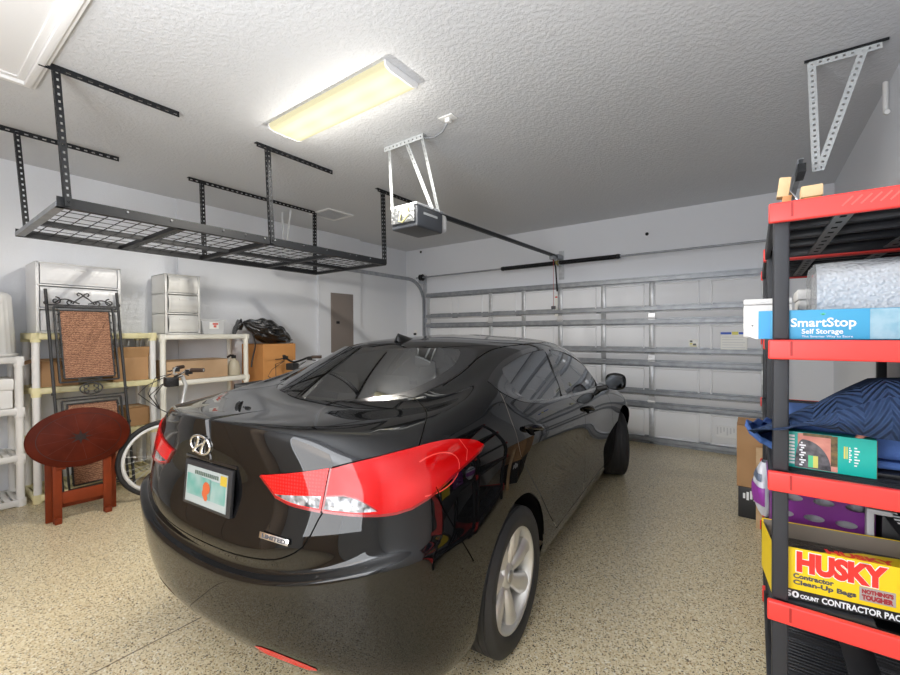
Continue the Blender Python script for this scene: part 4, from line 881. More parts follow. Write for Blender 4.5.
def drawers(label, y0, y1, xf, depth, z0, h, n, m_fr, m_dr, curved):
    t = thing('drawer_tower', label, 'plastic drawers', (xf-depth/2, (y0+y1)/2, z0)); dx, dy = depth/2, (y1-y0)/2; th = h/n
    for i in range(n+1):
        g = MB(); zz = min(h-.012, i*th); g.b2((-dx, -dy, zz), (dx-(.0 if i else .0), dy, zz+.012)); obj('rail_shelf', g, m_fr, t, bevel=.003, seg=1)
    for sx, sy in ((-1, -1), (-1, 1), (1, -1), (1, 1)):
        obj('corner_post', MB().box((sx*(dx-.012), sy*(dy-.012), h/2), (.024, .024, h)), m_fr, t, bevel=.004, seg=1)
    obj('side_panel', MB().b2((-dx+.01, -dy, 0), (dx-.01, -dy+.004, h)), m_fr, t); obj('side_panel', MB().b2((-dx+.01, dy-.004, 0), (dx-.01, dy, h)), m_fr, t)
    obj('back_panel', MB().b2((-dx, -dy, 0), (-dx+.004, dy, h)), m_fr, t)
    for i in range(n):
        z = i*th+.02; g = MB(); w = dy-.03
        def front(u, v): return Vector((dx-.012+(.028*math.sin(PI*v)**.6 if curved else .012*math.sin(PI*v)**.5), -w+2*w*u, z+(th-.03)*v))
        g.grid(front, 8, 10); g.b2((-dx+.02, -w, z), (dx-.02, w, z+.004)); g.b2((-dx+.02, -w, z), (dx-.02, -w+.003, z+th*.7)); g.b2((-dx+.02, w-.003, z), (dx-.02, w, z+th*.7))
        d = obj('drawer', g, m_dr, t, fix=False)
        obj('pull', MB().b2((dx-.004, -.045, z+th*.62), (dx+.022 if curved else dx+.008, .045, z+th*.70)), m_fr, d, bevel=.004)
    return t
m_drw = mat('white_drawer_plastic', (.80, .81, .83), .3); m_frw = mat('drawer_frame_white', (.90, .91, .92), .35)
drawers('wide white three-drawer plastic chest behind the iron scroll panel', .775, 1.365, -4.905, .40, 1.445, .61, 3, m_frw, m_drw, False)
drawers('narrow frosted three-drawer plastic tower with curved drawer fronts', 1.735, 2.075, -4.91, .36, 1.43, .63, 3, mat('tower_frame', (.86, .86, .84), .35), mat('tower_drawer', (.78, .78, .755), .3), True)
def carton_box(label, x0, y0, z0, x1, y1, z1, m, open_=False, cat='cardboard box', name='cardboard_box', grp=None, flap_tilt=.9, rz=0):
    t = thing(name, label, cat, ((x0+x1)/2, (y0+y1)/2, z0), rz, grp); dx, dy, h = (x1-x0)/2, (y1-y0)/2, z1-z0
    g = MB(); w = .006
    for a, b in (((-dx, -dy, 0), (dx, -dy+w, h)), ((-dx, dy-w, 0), (dx, dy, h)), ((-dx, -dy+w, 0), (-dx+w, dy-w, h)), ((dx-w, -dy+w, 0), (dx, dy-w, h)), ((-dx+w, -dy+w, 0), (dx-w, dy-w, w))): g.b2(a, b)
    obj('carton', g, m, t)
    if open_:
        L = min(dx, dy)*.8
        for p, q, ax in (((dx, -dy), (dx, dy), (1, 0)), ((-dx, dy), (dx, dy), (0, 1)), ((-dx, -dy), (dx, -dy), (0, -1))):
            tl = flap_tilt*random.uniform(.8, 1.1); o = Vector((ax[0], ax[1], 0))*L*math.sin(tl)+Vector((0, 0, L*math.cos(tl)))
            f = MB(); P, Q = Vector((*p, h)), Vector((*q, h)); n = Vector((ax[0], ax[1], .0))*.004
            f.add([P, Q, Q+o, P+o, P-n, Q-n, Q+o-n, P+o-n], [(0, 1, 2, 3), (7, 6, 5, 4), (0, 4, 5, 1), (1, 5, 6, 2), (2, 6, 7, 3), (3, 7, 4, 0)]); obj('flap', f, m, t)
    else:
        obj('top_flap', MB().b2((-dx, -dy, h-.004), (-.002, dy, h+.001)), m, t); obj('top_flap', MB().b2((.002, -dy, h-.004), (dx, dy, h+.001)), m, t)
        obj('tape', MB().b2((-.025, -dy-.0008, h+.001), (.025, dy+.0008, h+.0018)), m_tape, t)
    return t
carton_box('dark brown open cardboard box left of the woven panel, on the cream shelf', -5.25, .80, .977, -4.93, 1.05, 1.21, m_box, True, flap_tilt=1.9)
carton_box('open cardboard box with a raised flap right of the woven panel', -5.25, 1.30, .977, -4.92, 1.585, 1.20, m_box, True, flap_tilt=.45)
carton_box('long low cardboard box on the middle shelf above the bicycle handlebar', -5.26, 1.74, .942, -4.91, 2.36, 1.145, m_boxl)
carton_box('small brown cardboard box low on the shelf behind the bicycle wheel', -5.25, 1.42, .522, -4.95, 1.60, .70, m_box)
# clear bin with red label
b = thing('storage_bin', 'small clear plastic bin with a red label beside the drawer tower', 'storage bin', (-5.04, 2.215, 1.427))
g = MB(); g.prism([(-.105, 0), (.105, 0), (.125, .15), (-.125, .15)], (.12, 0, 0), (0, 1, 0), (0, 0, 1), (-.24, 0, 0)); obj('bin', g, m_clear, b, bevel=.006)
obj('lid', MB().b2((-.13, -.135, .15), (.13, .135, .165)), m_clear, b, bevel=.004)
g = MB(); g.b2((.119, -.045, .06), (.1215, .055, .135), 0); g.b2((.1215, -.01, .105), (.1222, .05, .125), 1); g.b2((.1215, .0, .075), (.1222, .03, .1), 1); obj('paper_label', g, [m_paper, mat('label_red_print', (.7, .12, .1), .5)], b)
# white tub and shoe-box type carton on the far left unit
wb_ = thing('laundry_tub', 'tall white ribbed plastic tub upside down on the far left shelf', 'tub', (-5.12, .47, 1.247))
g = MB(); pr = []
for i in range(24):
    a = i/24*2*PI
def tub(u, v):
    a = 2*PI*u; r = (.215-.03*v)*(1+.012*math.cos(a*28)); zz = .52*min(1, v*1.12)
    k = max(0, (v-.84)/.16); r *= math.cos(k*1.2)**.7 if k < 1 else .3; zz = .50*min(1, v/.84)+.045*math.sin(min(1, k)*PI/2)
    return Vector((r*math.cos(a), r*math.sin(a)*1.0, zz))
g.grid(tub, 112, 24); obj('tub', g, m_plw, wb_, fix=False)
g = MB(); g.lathe([(.0, .544), (.07, .544), (.075, .54)], 40); obj('bottom', g, m_plw, wb_); g = MB(); g.lathe([(.222, 0), (.232, .006), (.232, .022), (.218, .028)], 48); obj('rim', g, m_plw, wb_)
wc = thing('white_box', 'white lidded storage box on the second shelf at the far left', 'storage box', (-5.12, .42, .822))
obj('box', MB().b2((-.16, -.24, 0), (.16, .22, .15)), m_plw, wc, bevel=.008); obj('lid', MB().b2((-.168, -.248, .15), (.168, .228, .245)), m_plw, wc, bevel=.012)

# tall moving box with garbage bag
bx = carton_box('tall orange-brown moving box right of the cream shelves, under a black bag', -5.30, 2.73, 0, -4.80, 3.17, 1.30, m_boxo)
fl = MB(); fl.box((.253, 0, 1.20), (.004, .42, .20), (0, -.05, 0)); obj('folded_flap', fl, m_boxo, bx)
m_bag = mat('black_garbage_bag', (.012, .012, .013), .22, coat=.5, bump=(28, .9, .02, 3))
bg = MB()
def bag(u, v):
    a = 2*PI*u; t = v; y = -.34+.66*t; prof = (math.sin(PI*min(1, t*1.03))**.55)*(.55+.45*math.sin(PI*(1-t)**.9))
    rr = .19*prof+.012; z = .11+.20*(1-t)**1.2-.02*t; crk = 1+.10*math.sin(7*a+9*t)+.07*math.sin(13*a-17*t)+.05*math.sin(23*t+3*a)
    return Vector((.0+rr*1.05*crk*math.cos(a), y, max(.004, z+rr*.72*crk*math.sin(a)-.05)))
bg.grid(bag, 56, 44)
bgt = thing('garbage_bag', 'black plastic garbage bag draped over the orange-brown moving box', 'garbage bag', (-5.03, 2.95, 1.305))
obj('bag', bg, m_bag, bgt, fix=False)
kn = MB()
def knot(u, v):
    a = 2*PI*u; rr = (.035+.03*math.sin(PI*v))*(1+.2*math.sin(5*a+6*v)); return Vector((rr*math.cos(a), -.36-.10*v+rr*.3*math.sin(a), .20+.06*math.sin(PI*v)-.10*v**2+rr*math.sin(a)))
kn.grid(knot, 24, 14); obj('gathered_neck', kn, m_bag, bgt, fix=False)
for y, z, h in ((3.09, 1.302, .215), (3.17, 1.302, .225)):
    pass
for y, h, lb in ((3.0, .20, 'cream spray can behind the black garbage bag, the shorter one'), (3.09, .235, 'cream spray can behind the black garbage bag, the taller one')):
    t = thing('spray_can', lb, 'spray can', (-5.262, y+.05, 1.302), 0, 'cream cans behind the garbage bag'); g = MB(); g.lathe([(0, 0), (.032, 0), (.033, .005), (.033, h*.78), (.028, h*.83), (.013, h*.86)], 20); obj('can', g, mat('cream_can', (.62, .55, .42), .4), t); g = MB(); g.lathe([(.024, h*.82), (.024, h), (0, h)], 20); obj('cap', g, mat('tan_cap', (.50, .40, .27), .5), t)
bl = thing('black_pole', 'short black pole standing right of the orange-brown moving box', 'pole', (-4.99, 3.235, 0)); g = MB(); g.tube([(0, 0, .0), (0, 0, 1.29)], .022, 12); obj('shaft', g, m_black, bl); obj('cap', MB().tube([(0, 0, 1.29), (0, 0, 1.31)], .026, 12), m_plb, bl)
# beige bottle on the shelf end with black cap, hanging cable
bt = thing('spray_bottle', 'beige bottle with black sprayer at the right end of the cream shelf', 'bottle', (-4.97, 2.46, .942)); g = MB(); g.lathe([(0, 0), (.062, 0), (.068, .012), (.068, .10), (.05, .16), (.022, .185), (.022, .2)], 24); obj('bottle', g, mat('beige_plastic', (.55, .50, .38), .4), bt)
g = MB(); g.b2((-.02, -.018, .2), (.02, .018, .235)); g.tube([(0, 0, .23), (.02, -.05, .235), (.03, -.085, .215)], .013, 8); obj('sprayer', g, m_plb, bt)
g = MB(); g.tube([(0, 0, 0)]+[(.012*math.sin(i*.9), .03*math.sin(i*.5), -.05*i) for i in range(1, 9)], .009, 8); tag(obj('hanging_cable', g, m_plb, None, (-4.862, 2.632, 1.43)), 'black cable hanging down the end of the cream shelf beside the box', 'cable')

# ------------------------------------------------------------------ woven wrought-iron panel leaning on the shelf
ip = thing('iron_panel', 'black wrought-iron folding panel with scrolls and woven rattan, leaning on the shelf', 'decorative panel', (-4.62, 1.125, 0), 0)
TH = .125
def ipt(a, z): return Vector((-.245*z/1.8, a-.05*(z/1.8), z))
m_rat = mat('woven_rattan', (.36, .17, .085), .6); N, Lk, b_ = nodes(m_rat)
tc = N.new('ShaderNodeTexCoord'); ck = N.new('ShaderNodeTexWave'); ck.bands_direction = 'Z'; ck.inputs['Scale'].default_value = 20; ck.inputs['Distortion'].default_value = 6; ck.inputs['Detail Scale'].default_value = 4; Lk.new(tc.outputs['Object'], ck.inputs['Vector'])
rp = N.new('ShaderNodeValToRGB'); rp.color_ramp.elements[0].color = (.16, .06, .03, 1); rp.color_ramp.elements[1].color = (.50, .26, .15, 1); Lk.new(ck.outputs['Fac'], rp.inputs['Fac']); Lk.new(rp.outputs['Color'], b_.inputs['Base Color'])
bp = N.new('ShaderNodeBump'); bp.inputs['Strength'].default_value = .5; bp.inputs['Distance'].default_value = .004; Lk.new(ck.outputs['Fac'], bp.inputs['Height']); Lk.new(bp.outputs['Normal'], b_.inputs['Normal'])
PW = .245
for sy in (-1, 1): obj('upright', MB().tube([ipt(sy*PW, .0), ipt(sy*PW, 1.82)], .0115, 10), m_iron, ip)
for sy in (-1, 1):
    g = MB(); 
    for z in (.62, .93, 1.70): c = ipt(sy*(PW+.005), z); g.lathe([(0, -.016), (.012, -.012), (.016, 0), (.012, .012), (0, .016)], 12, 0, Matrix.Translation(c))
    obj('knuckle', g, m_iron, ip)
def leaf(z0, z1, nm):
    g = MB(); w = PW-.042; F = .022
    for p, q in (((-w, z0), (w, z0)), ((-w, z1), (w, z1)), ((-w, z0), (-w, z1)), ((w, z0), (w, z1))): g.bar(ipt(*p), ipt(*q), .012, .030, (1, 0, 0))
    for p, q in (((-w+.03, z0+.03), (-w+.03, z1-.03)), ((w-.03, z0+.03), (w-.03, z1-.03)), ((-w+.03, z0+.03), (w-.03, z0+.03)), ((-w+.03, z1-.03), (w-.03, z1-.03))): g.bar(ipt(*p), ipt(*q), .010, .024, (1, 0, 0))
    for k in range(9):
        z = z0+.06+(z1-z0-.12)*k/8
        for s_ in (-1, 1): g.tube([ipt(s_*(w-.02), z-.012)+Vector((.008, 0, 0)), ipt(s_*(w-.035), z+.012)+Vector((.009, 0, 0))], .006, 6)
    f = obj('panel_frame', g, m_iron, ip)
    r = MB(); n = Vector((.004, 0, 0)); a = [ipt(-w+.035, z0+.035), ipt(w-.035, z0+.035), ipt(w-.035, z1-.035), ipt(-w+.035, z1-.035)]
    r.add([p+n for p in a]+[p-n for p in a], [(0, 1, 2, 3), (7, 6, 5, 4), (0, 4, 5, 1), (1, 5, 6, 2), (2, 6, 7, 3), (3, 7, 4, 0)]); obj('rattan_weave', r, m_rat, f)
leaf(1.02, 1.67, 'upper'); leaf(.12, .86, 'lower')
for z in (1.685, .885, .10): obj('cross_bar', MB().bar(ipt(-PW, z), ipt(PW, z), .012, .016, (1, 0, 0)), m_iron, ip)
def spiral(c, r0, r1, a0, turns, n=26): return [ipt(c[0]+(r0+(r1-r0)*i/n)*math.cos(a0+turns*2*PI*i/n), c[1]+(r0+(r1-r0)*i/n)*math.sin(a0+turns*2*PI*i/n)) for i in range(n+1)]
sc = MB()
for s_ in (-1, 1):
    P_ = []
    for i in range(21):
        t = i/20; P_.append(ipt(s_*(.03+.165*t), 1.700+.052*math.sin(PI*t)**1.0*(.35+.65*t)+.002))
    sc.tube(P_, .0055, 7)
    sc.tube(spiral((s_*.185, 1.722), .034, .010, PI/2 if s_ > 0 else PI/2, -1.1*s_*-1 if False else (1.1 if s_ < 0 else -1.1)*-1), .0055, 7)
    sc.tube([ipt(s_*(.075-.075*t), 1.70+.075*t**.8) for t in np.linspace(0, 1, 10)]+[ipt(-s_*.012, 1.79), ipt(-s_*.03, 1.80), ipt(-s_*.042, 1.788), ipt(-s_*.036, 1.774), ipt(-s_*.026, 1.776)], .0055, 7)
    sc.tube(spiral((s_*.095, 1.712), .022, .008, -PI/2, .9*s_), .005, 7)
obj('top_scroll', sc, m_iron, ip)
sc = MB(); sc.tube([ipt(.078*math.cos(a), .952+.050*math.sin(a)) for a in np.linspace(0, 2*PI, 36, endpoint=False)], .0058, 7, closed=True)
for sx in (-1, 1):
    for sz in (-1, 1): sc.tube(spiral((sx*.030, .952+sz*.021), .025, .007, -PI/2*sz if True else 0, .95*sx*sz), .005, 7)
obj('middle_scroll', sc, m_iron, ip)

# ------------------------------------------------------------------ folded oval table
ft = thing('folding_table', 'folded oval cherry-wood table with inlaid star, in front of the iron panel', 'folding table', (-4.27, .925, 0), -.10)
tilt = .10
OC = Vector((.03, -.012, .632)); ou = Vector((0, 1, 0)); ov = Vector((-math.sin(tilt), 0, math.cos(tilt))); on = Vector((math.cos(tilt), 0, math.sin(tilt)))
A_, B_ = .310, .225
def oval(k0, th0, th1, a=A_, b=B_, n=72): return [[OC+ou*a*k0*math.cos(t)+ov*b*k0*math.sin(t)+on*th for t in np.linspace(0, 2*PI, n, endpoint=False)] for th in (th0, th1)]
def disc(mb, a, b, t0, t1, rnd=.006, n=72, mi=0):
    prof = [(0, t0), (1-rnd/b, t0), (1, t0+rnd), (1, t1-rnd), (1-rnd/b, t1), (0, t1)]; vs = []
    for k, th in prof: vs += [OC+ou*a*k*math.cos(t)+ov*b*k*math.sin(t)+on*th for t in np.linspace(0, 2*PI, n, endpoint=False)]
    mb.add(vs, [(i*n+k, i*n+(k+1) % n, (i+1)*n+(k+1) % n, (i+1)*n+k) for i in range(len(prof)-1) for k in range(n)], mi, True); return mb
top = obj('tabletop', disc(MB(), A_, B_, -.012, .012), m_cherry, ft)
obj('under_rim', disc(MB(), A_*.985, B_*.985, -.030, -.012), m_cherryl, top)
g = MB(); n = 72
for r0, r1 in ((.80, .812),):
    vs = [OC+ou*A_*k*math.cos(t)+ov*B_*k*math.sin(t)+on*.0126 for k in (r0, r1) for t in np.linspace(0, 2*PI, n, endpoint=False)]
    g.add(vs, [(k, (k+1) % n, n+(k+1) % n, n+k) for k in range(n)])
st_ = []
for k in range(24): rr = .066 if k % 3 == 0 else .028; st_.append(OC+ou*rr*1.2*math.cos(2*PI*k/24)+ov*rr*.85*math.sin(2*PI*k/24)+on*.0127)
g.add([OC+on*.0127]+st_, [(0, 1+k, 1+(k+1) % 24) for k in range(24)])
obj('star_inlay', g, m_inlay, top)
g = MB()
for k in range(12):
    a = 2*PI*k/12+.13; g.add([OC+ou*A_*q*math.cos(a+d)+ov*B_*q*math.sin(a+d)+on*.0124 for q, d in ((.2, -.01), (.78, -.0045), (.78, .0045), (.2, .01))], [(0, 1, 2, 3)])
obj('veneer_joints', g, mat('veneer_joint', (.085, .015, .008), .35, coat=.15), top)
for sy in (-1, 1):
    for x, w in ((.02, .032), (-.035, .028)):
        yy = sy*(.148 if x > 0 else .186)
        obj('leg', MB().bar((x, yy, .0), (x, yy, .56), .052, w, (1, 0, 0)), m_cherryl, ft, bevel=.003)
    f = MB(); f.b2((.012, sy*.148-.022, 0), (.075, sy*.148+.022, .045)); obj('foot', f, m_cherryl, ft, bevel=.008)
obj('stretcher', MB().b2((.008, -.15, .135), (.03, .15, .225)), m_cherryl, ft, bevel=.003); obj('stretcher', MB().b2((-.048, -.205, .09), (-.03, .205, .125)), m_cherryl, ft, bevel=.003)
obj('apron', MB().b2((-.05, -.205, .50), (-.03, .205, .56)), m_cherryl, ft, bevel=.003)
g = MB(); g.cyl((.04, -.15, .415), (.04, -.10, .415), .012, 12); g.cyl((.04, .10, .445), (.04, .15, .445), .012, 12); obj('hinge_pin', g, m_cherryl, ft)

# ------------------------------------------------------------------ bicycles
m_bike = mat('silver_bike_paint', (.66, .68, .70), .28, .4, coat=.6); m_grip = mat('dark_brown_grip', (.055, .032, .022), .6); m_spoke = mat('spoke_steel', (.7, .7, .72), .3, .9)
def bicycle(label, loc, rz, high, m_fr):
    t = thing('bicycle', label, 'bicycle', loc, rz)                         # local +x is forwards, wheels on z = 0
    R = .335; WX = (.52, -.52)
    for x in WX:
        w = bpy.data.objects.new('wheel', None); COL.objects.link(w); w.parent = t; w.location = (x, 0, R); w.empty_display_size = .05
        M = Matrix.Rotation(PI/2, 4, 'X')
        g = MB(); nn = 12; g.lathe([(R-.021+.021*math.cos(a), .021*math.sin(a)) for a in np.linspace(0, 2*PI, nn+1)], 64, 0, M); obj('tire', g, m_rubber, w)
        g = MB(); g.lathe([(R-.038, -.012), (R-.036, -.014), (R-.062, -.011), (R-.066, 0), (R-.062, .011), (R-.036, .014), (R-.038, .012)], 64, 0, M); obj('rim', g, mat('white_rim', (.78, .78, .78), .35, .2), w)
        g = MB()
        for k in range(28):
            a = 2*PI*k/28; s_ = 1 if k % 2 else -1; a2 = a+(.9 if k % 4 < 2 else -.9)
            g.tube([(.02*math.cos(a2), .03*s_, .02*math.sin(a2)), ((R-.062)*math.cos(a), .003*s_, (R-.062)*math.sin(a))], .0018, 5)
        obj('spokes', g, m_spoke, w); g = MB(); g.cyl((0, -.045, 0), (0, .045, 0), .018, 14); obj('hub', g, m_spoke, w)
    HT, HB = Vector((.36, 0, .80)), Vector((.40, 0, .66)); BB = Vector((-.08, 0, .28)); ST = Vector((-.22, 0, .72))
    g = MB(); g.tube([HB, BB], .019, 12); g.tube([HT+Vector((.01, 0, -.03)), ST], .017, 12); g.tube([BB, ST+Vector((-.02, 0, .06))], .016, 12); g.tube([HT+Vector((-.005, 0, .02)), HB], .023, 12)
    for s_ in (-1, 1): g.tube([BB, (-.52, .055*s_, R)], .010, 8); g.tube([ST, (-.52, .055*s_, R)], .009, 8)
    obj('frame', g, m_fr, t)
    g = MB()
    for s_ in (-1, 1): g.tube([HB+Vector((.005, .03*s_, -.02)), (.45, .045*s_, .52), (.52, .05*s_, R)], .012, 8)
    g.tube([HB+Vector((.005, -.04, -.01)), HB+Vector((.005, .04, -.01))], .014, 8); obj('fork', g, m_fr, t)
    hz = high; g = MB(); g.tube([HT, (.335, 0, hz-.10), (.36, 0, hz-.02), (.42, 0, hz)], [.016, .017, .018, .018], 12); obj('stem', g, m_bike, t)
    g = MB(); H = []
    for k in range(-10, 11): u = k/10; H.append((.42-.10*abs(u)**1.6-.10*max(0, abs(u)-.55), .29*u, hz+.06*min(1, abs(u)*1.6)**1.5-.01))
    g.tube(H, .0115, 10); obj('handlebar', g, m_chrome if m_fr is m_bike else m_black, t)
    for s_ in (-1, 1):
        e = [Vector(p) for p in (H[-4:] if s_ > 0 else H[:4])]; g = MB(); g.tube(e, .018, 12); obj('grip', g, m_grip, t)
        g = MB(); q = e[0] if s_ > 0 else e[-1]; g.tube([q+Vector((.0, -.01*s_, -.01)), q+Vector((.05, .02*s_, -.03)), q+Vector((.05, .10*s_, -.035))], .006, 6); g.box(q+Vector((.012, -.02*s_, -.015)), (.05, .035, .04)); obj('brake_lever', g, m_plb, t)
    g = MB()
    for s_, k in ((-1, .0), (1, .03), (-1, .06), (1, .0)): g.tube([Vector((.40, .16*s_, hz)), Vector((.53+k, .17*s_, hz-.03-k)), Vector((.60+k, .10*s_-k, hz-.16)), Vector((.54, .03*s_, hz-.29)), Vector((.44, .02*s_, .70))], .0035, 6)
    obj('brake_cables', g, m_plb, t)
    g = MB(); g.b2((.40, -.05, hz-.10), (.50, .06, hz-.02)); obj('bell_and_lamp', g, m_plb, t, bevel=.012)
    g = MB()
    def sad(u, v): x = -.36+.27*v; w_ = .085*(1-v)**.7+.018; return Vector((x, w_*(2*u-1), .93-.02*(2*u-1)**2*2+.015*(1-v)-(.03 if u in (0, 1) else 0)))
    g.grid(sad, 10, 14); obj('saddle', g, m_plb, t, fix=False); obj('seat_post', MB().tube([ST, (-.245, 0, .90)], .013, 10), m_chrome, t)
    g = MB(); g.lathe([(.085, -.003), (.09, 0), (.085, .003)], 32, 0, Matrix.Translation(BB+Vector((0, .05, 0)))@M); g.tube([BB+Vector((0, .06, 0)), BB+Vector((.12, .065, -.12))], .009, 8); g.b2((BB.x+.08, .07, BB.z-.135), (BB.x+.17, .15, BB.z-.115)); g.tube([BB+Vector((0, -.06, 0)), BB+Vector((-.12, -.065, .12))], .009, 8); obj('crank', g, m_black, t)
    obj('kickstand', MB().tube([(-.30, -.06, .30), (-.33, -.17, .01)], .008, 8), m_black, t)
    return t
bicycle('silver bicycle with black cables beside the cream shelves, front wheel showing', (-4.18, 1.98, 0), -PI/2-.10, 1.06, m_bike)
bicycle('bicycle with swept brown grips beside the moving box, only its handlebar showing', (-4.52, 3.30, 0), -PI/2+.25, 1.10, mat('dark_bike_paint', (.03, .03, .035), .3, coat=.5))
# ------------------------------------------------------------------ right wall: two red and charcoal storage racks, end to end
def red_rack(label, y0, y1, tiers):
    x0, x1 = .037, .645
    t = thing('storage_shelf', label, 'storage shelf', ((x0+x1)/2, (y0+y1)/2, 0), 0, 'red and charcoal storage shelves on the right wall'); dx, dy = (x1-x0)/2, (y1-y0)/2
    for i, z in enumerate(tiers):
        g = MB(); slot = i < 2
        g.b2((-dx+.006, -dy+.008, z-.055), (-dx+.024, dy-.008, z)); g.b2((dx-.024, -dy+.008, z-.055), (dx-.006, dy-.008, z))
        for sy in (-1, 1): g.b2((-dx+.02, sy*(dy-.012), z-.052), (dx-.02, sy*(dy-.022), z-.002))
        if slot:
            n = 34
            for (a, b) in ((-dx+.05, -.05), (.05, dx-.05)):
                for k in range(n):
                    y = -dy+.09+(2*dy-.18)*(k+.5)/n
                    if k % 12 in (10, 11): g.b2((a, y-.0125, z-.012), (b, y+.0125, z-.002)); continue
                    g.b2((a, y-.0045, z-.012), (b, y+.0045, z-.002))
            g.b2((-.05, -dy+.02, z-.014), (.05, dy-.02, z-.002)); g.b2((-dx+.02, -dy+.02, z-.014), (-dx+.055, dy-.02, z-.002)); g.b2((dx-.055, -dy+.02, z-.014), (dx-.02, dy-.02, z-.002))
            g.b2((-dx+.02, -dy+.01, z-.014), (dx-.02, -dy+.09, z-.002)); g.b2((-dx+.02, dy-.09, z-.014), (dx-.02, dy-.01, z-.002))
        else:
            g.b2((-dx+.02, -dy+.01, z-.012), (dx-.02, dy-.01, z-.002))
            for k in range(40): y = -dy+.03+(2*dy-.06)*k/39; g.b2((-dx+.02, y-.004, z-.003), (dx-.02, y+.004, z+.001))
        for y in (-dy*.45, 0, dy*.45): g.b2((-dx+.02, y-.012, z-.04), (dx-.02, y+.012, z-.012))
        sh = obj('shelf', g, m_dk, t, bevel=.002, seg=1)
        rb = MB()
        for x in (-.115, .135):
            rb.b2((x-.022, -dy+.02, z-.047), (x+.022, dy-.02, z-.041))
        obj('under_rib', rb, m_dkl, sh)
        rb = MB()
        for x in (-.115, .135):
            for k in range(9): y = -dy+.10+(2*dy-.2)*k/8; rb.b2((x-.008, y-.012, z-.0476), (x+.008, y+.012, z-.0468))
        obj('rib_slots', rb, m_gap, sh)
        for sy in (-1, 1):
            f = MB(); f.b2((-dx, sy*dy-.011, z-.062), (dx, sy*dy+.011, z)); fa = obj('fascia', f, m_red, t, bevel=.006, seg=3)
            f = MB(); yy = sy*(dy+.0115)
            for sx in (-1, 1): f.b2((sx*(dx-.058)-.003, yy-.0006, z-.050), (sx*(dx-.058)+.003, yy+.0006, z-.004))
            obj('fascia_slot', f, mat('red_slot', (.40, .018, .016), .45), fa)
            if i == len(tiers)-1:
                f = MB()
                for k in range(14): f.box((-.12+.02*k, yy, z-.026), (.0045, .0012, .034), (0, .75, 0))
                obj('fascia_ribs', f, mat('red_rib', (.90, .12, .10), .4), fa)
    for sx in (-1, 1):
        for sy in (-1, 1):
            p = MB()
            for a, b in zip([0]+[z for z in tiers], list(tiers)):
                if b-a < .1: p.b2((sx*(dx-.033)-.021, sy*(dy-.034)-.021, a), (sx*(dx-.033)+.021, sy*(dy-.034)+.021, b-.056)); continue
                p.b2((sx*(dx-.033)-.021, sy*(dy-.034)-.021, a), (sx*(dx-.033)+.021, sy*(dy-.034)+.021, b-.03))
            obj('post', p, m_dk, t, bevel=.007, seg=3)
    return t
TZ = (.135, .560, .978, 1.400, 1.835)
red_rack('red and charcoal plastic shelf nearest the camera, stacked with boxes and a blue blanket', 1.69, 2.60, TZ)
red_rack('red and charcoal plastic shelf behind the nearer one, toward the garage door', 2.63, 3.54, TZ)

# wooden clamps on the top tier
m_pine = mat('pale_pine', (.70, .47, .24), .55, mottle=(14, (.76, .54, .30), 6)); m_pined = mat('orange_pine_end', (.62, .28, .10), .55); m_bluep = mat('blue_plastic', (.012, .05, .55), .35)
hc = thing('bar_clamp', 'wooden clamp with pale blocks and a blue handle on the red top tier', 'clamp', (.11, 1.94, 1.837))
g = MB(); g.box((-.024, 0, .108), (.034, .045, .070), (0, .12, 0)); obj('jaw', g, m_pine, hc, bevel=.004)
g = MB(); g.box((-.016, -.004, .064), (.026, .036, .026), (0, .12, 0)); obj('jaw_tip', g, m_pined, hc, bevel=.003)
g = MB(); g.tube([(-.006, 0, .001), (-.010, 0, .058)], [.017, .013], 12); obj('handle', g, m_bluep, hc)
g = MB(); g.b2((.016, -.12, .036), (.072, -.06, .074)); obj('jaw', g, m_pine, hc, bevel=.004); g = MB(); g.b2((.02, -.115, 0), (.068, -.065, .036)); obj('jaw_tip', g, m_pined, hc, bevel=.003); g = MB(); g.tube([(-.012, .0, .10), (.012, -.02, .06), (.02, -.05, .02)], .004, 8); obj('screw_rod', g, m_chrome, hc)

# blue box with white lettering, bubble wrap, white foam boxes
m_sky = mat('sky_blue_card', (.040, .33, .58), .45); m_wht = mat('white_print', (.88, .90, .92), .5); m_grn = mat('green_print', (.10, .60, .36), .5)
sb = thing('storage_carton', 'sky blue box with white storage company lettering and round white end', 'storage box', (.012, 1.72, 1.4015))
obj('box', MB().b2((0, 0, 0), (.52, .13, .093)), m_sky, sb, bevel=.003)
g = MB(); pr = [(0, 0), (0, .093)]+[(-.040*math.sin(a), .0465+.0465*math.cos(a)) for a in np.linspace(.10, PI-.10, 20)]
g.prism(pr, (0, .004, 0), (1, 0, 0), (0, 0, 1), (0, .12, 0)); obj('end_cap', g, m_plw, sb); g = MB(); g.lathe([(0, .001), (.003, .001), (.003, -.001)], 12, 0, Matrix.Translation((-.016, .003, .045))@Matrix.Rotation(PI/2, 4, 'X')); obj('hole', g, m_dkl, sb)
obj('side_flap', MB().b2((.001, -.0012, .003), (.03, 0, .091)), mat('mid_blue_card', (.04, .33, .72), .4), sb)
text('lettering', 'SmartStop', .038, m_wht, sb, (.083, -.0012, .040), (1, 0, 0), (0, 0, 1), width=.152, bold=.0007)
text('lettering', 'Self Storage', .021, m_wht, sb, (.110, -.0012, .018), (1, 0, 0), (0, 0, 1), width=.096, bold=.0003)
text('lettering', 'The Smarter Way to Store', .0095, m_wht, sb, (.110, -.0012, .006), (1, 0, 0), (0, 0, 1), width=.118)
g = MB()
for a in (-.6, .1, .7): g.add([(.160+.010*math.sin(a)*k+s_*.0028*(1-abs(2*k-1)), -.0012, .074+.014*k*math.cos(a)*.7) for k, s_ in ((0, 0), (.5, 1), (1, 0), (.5, -1))], [(0, 1, 2, 3)])
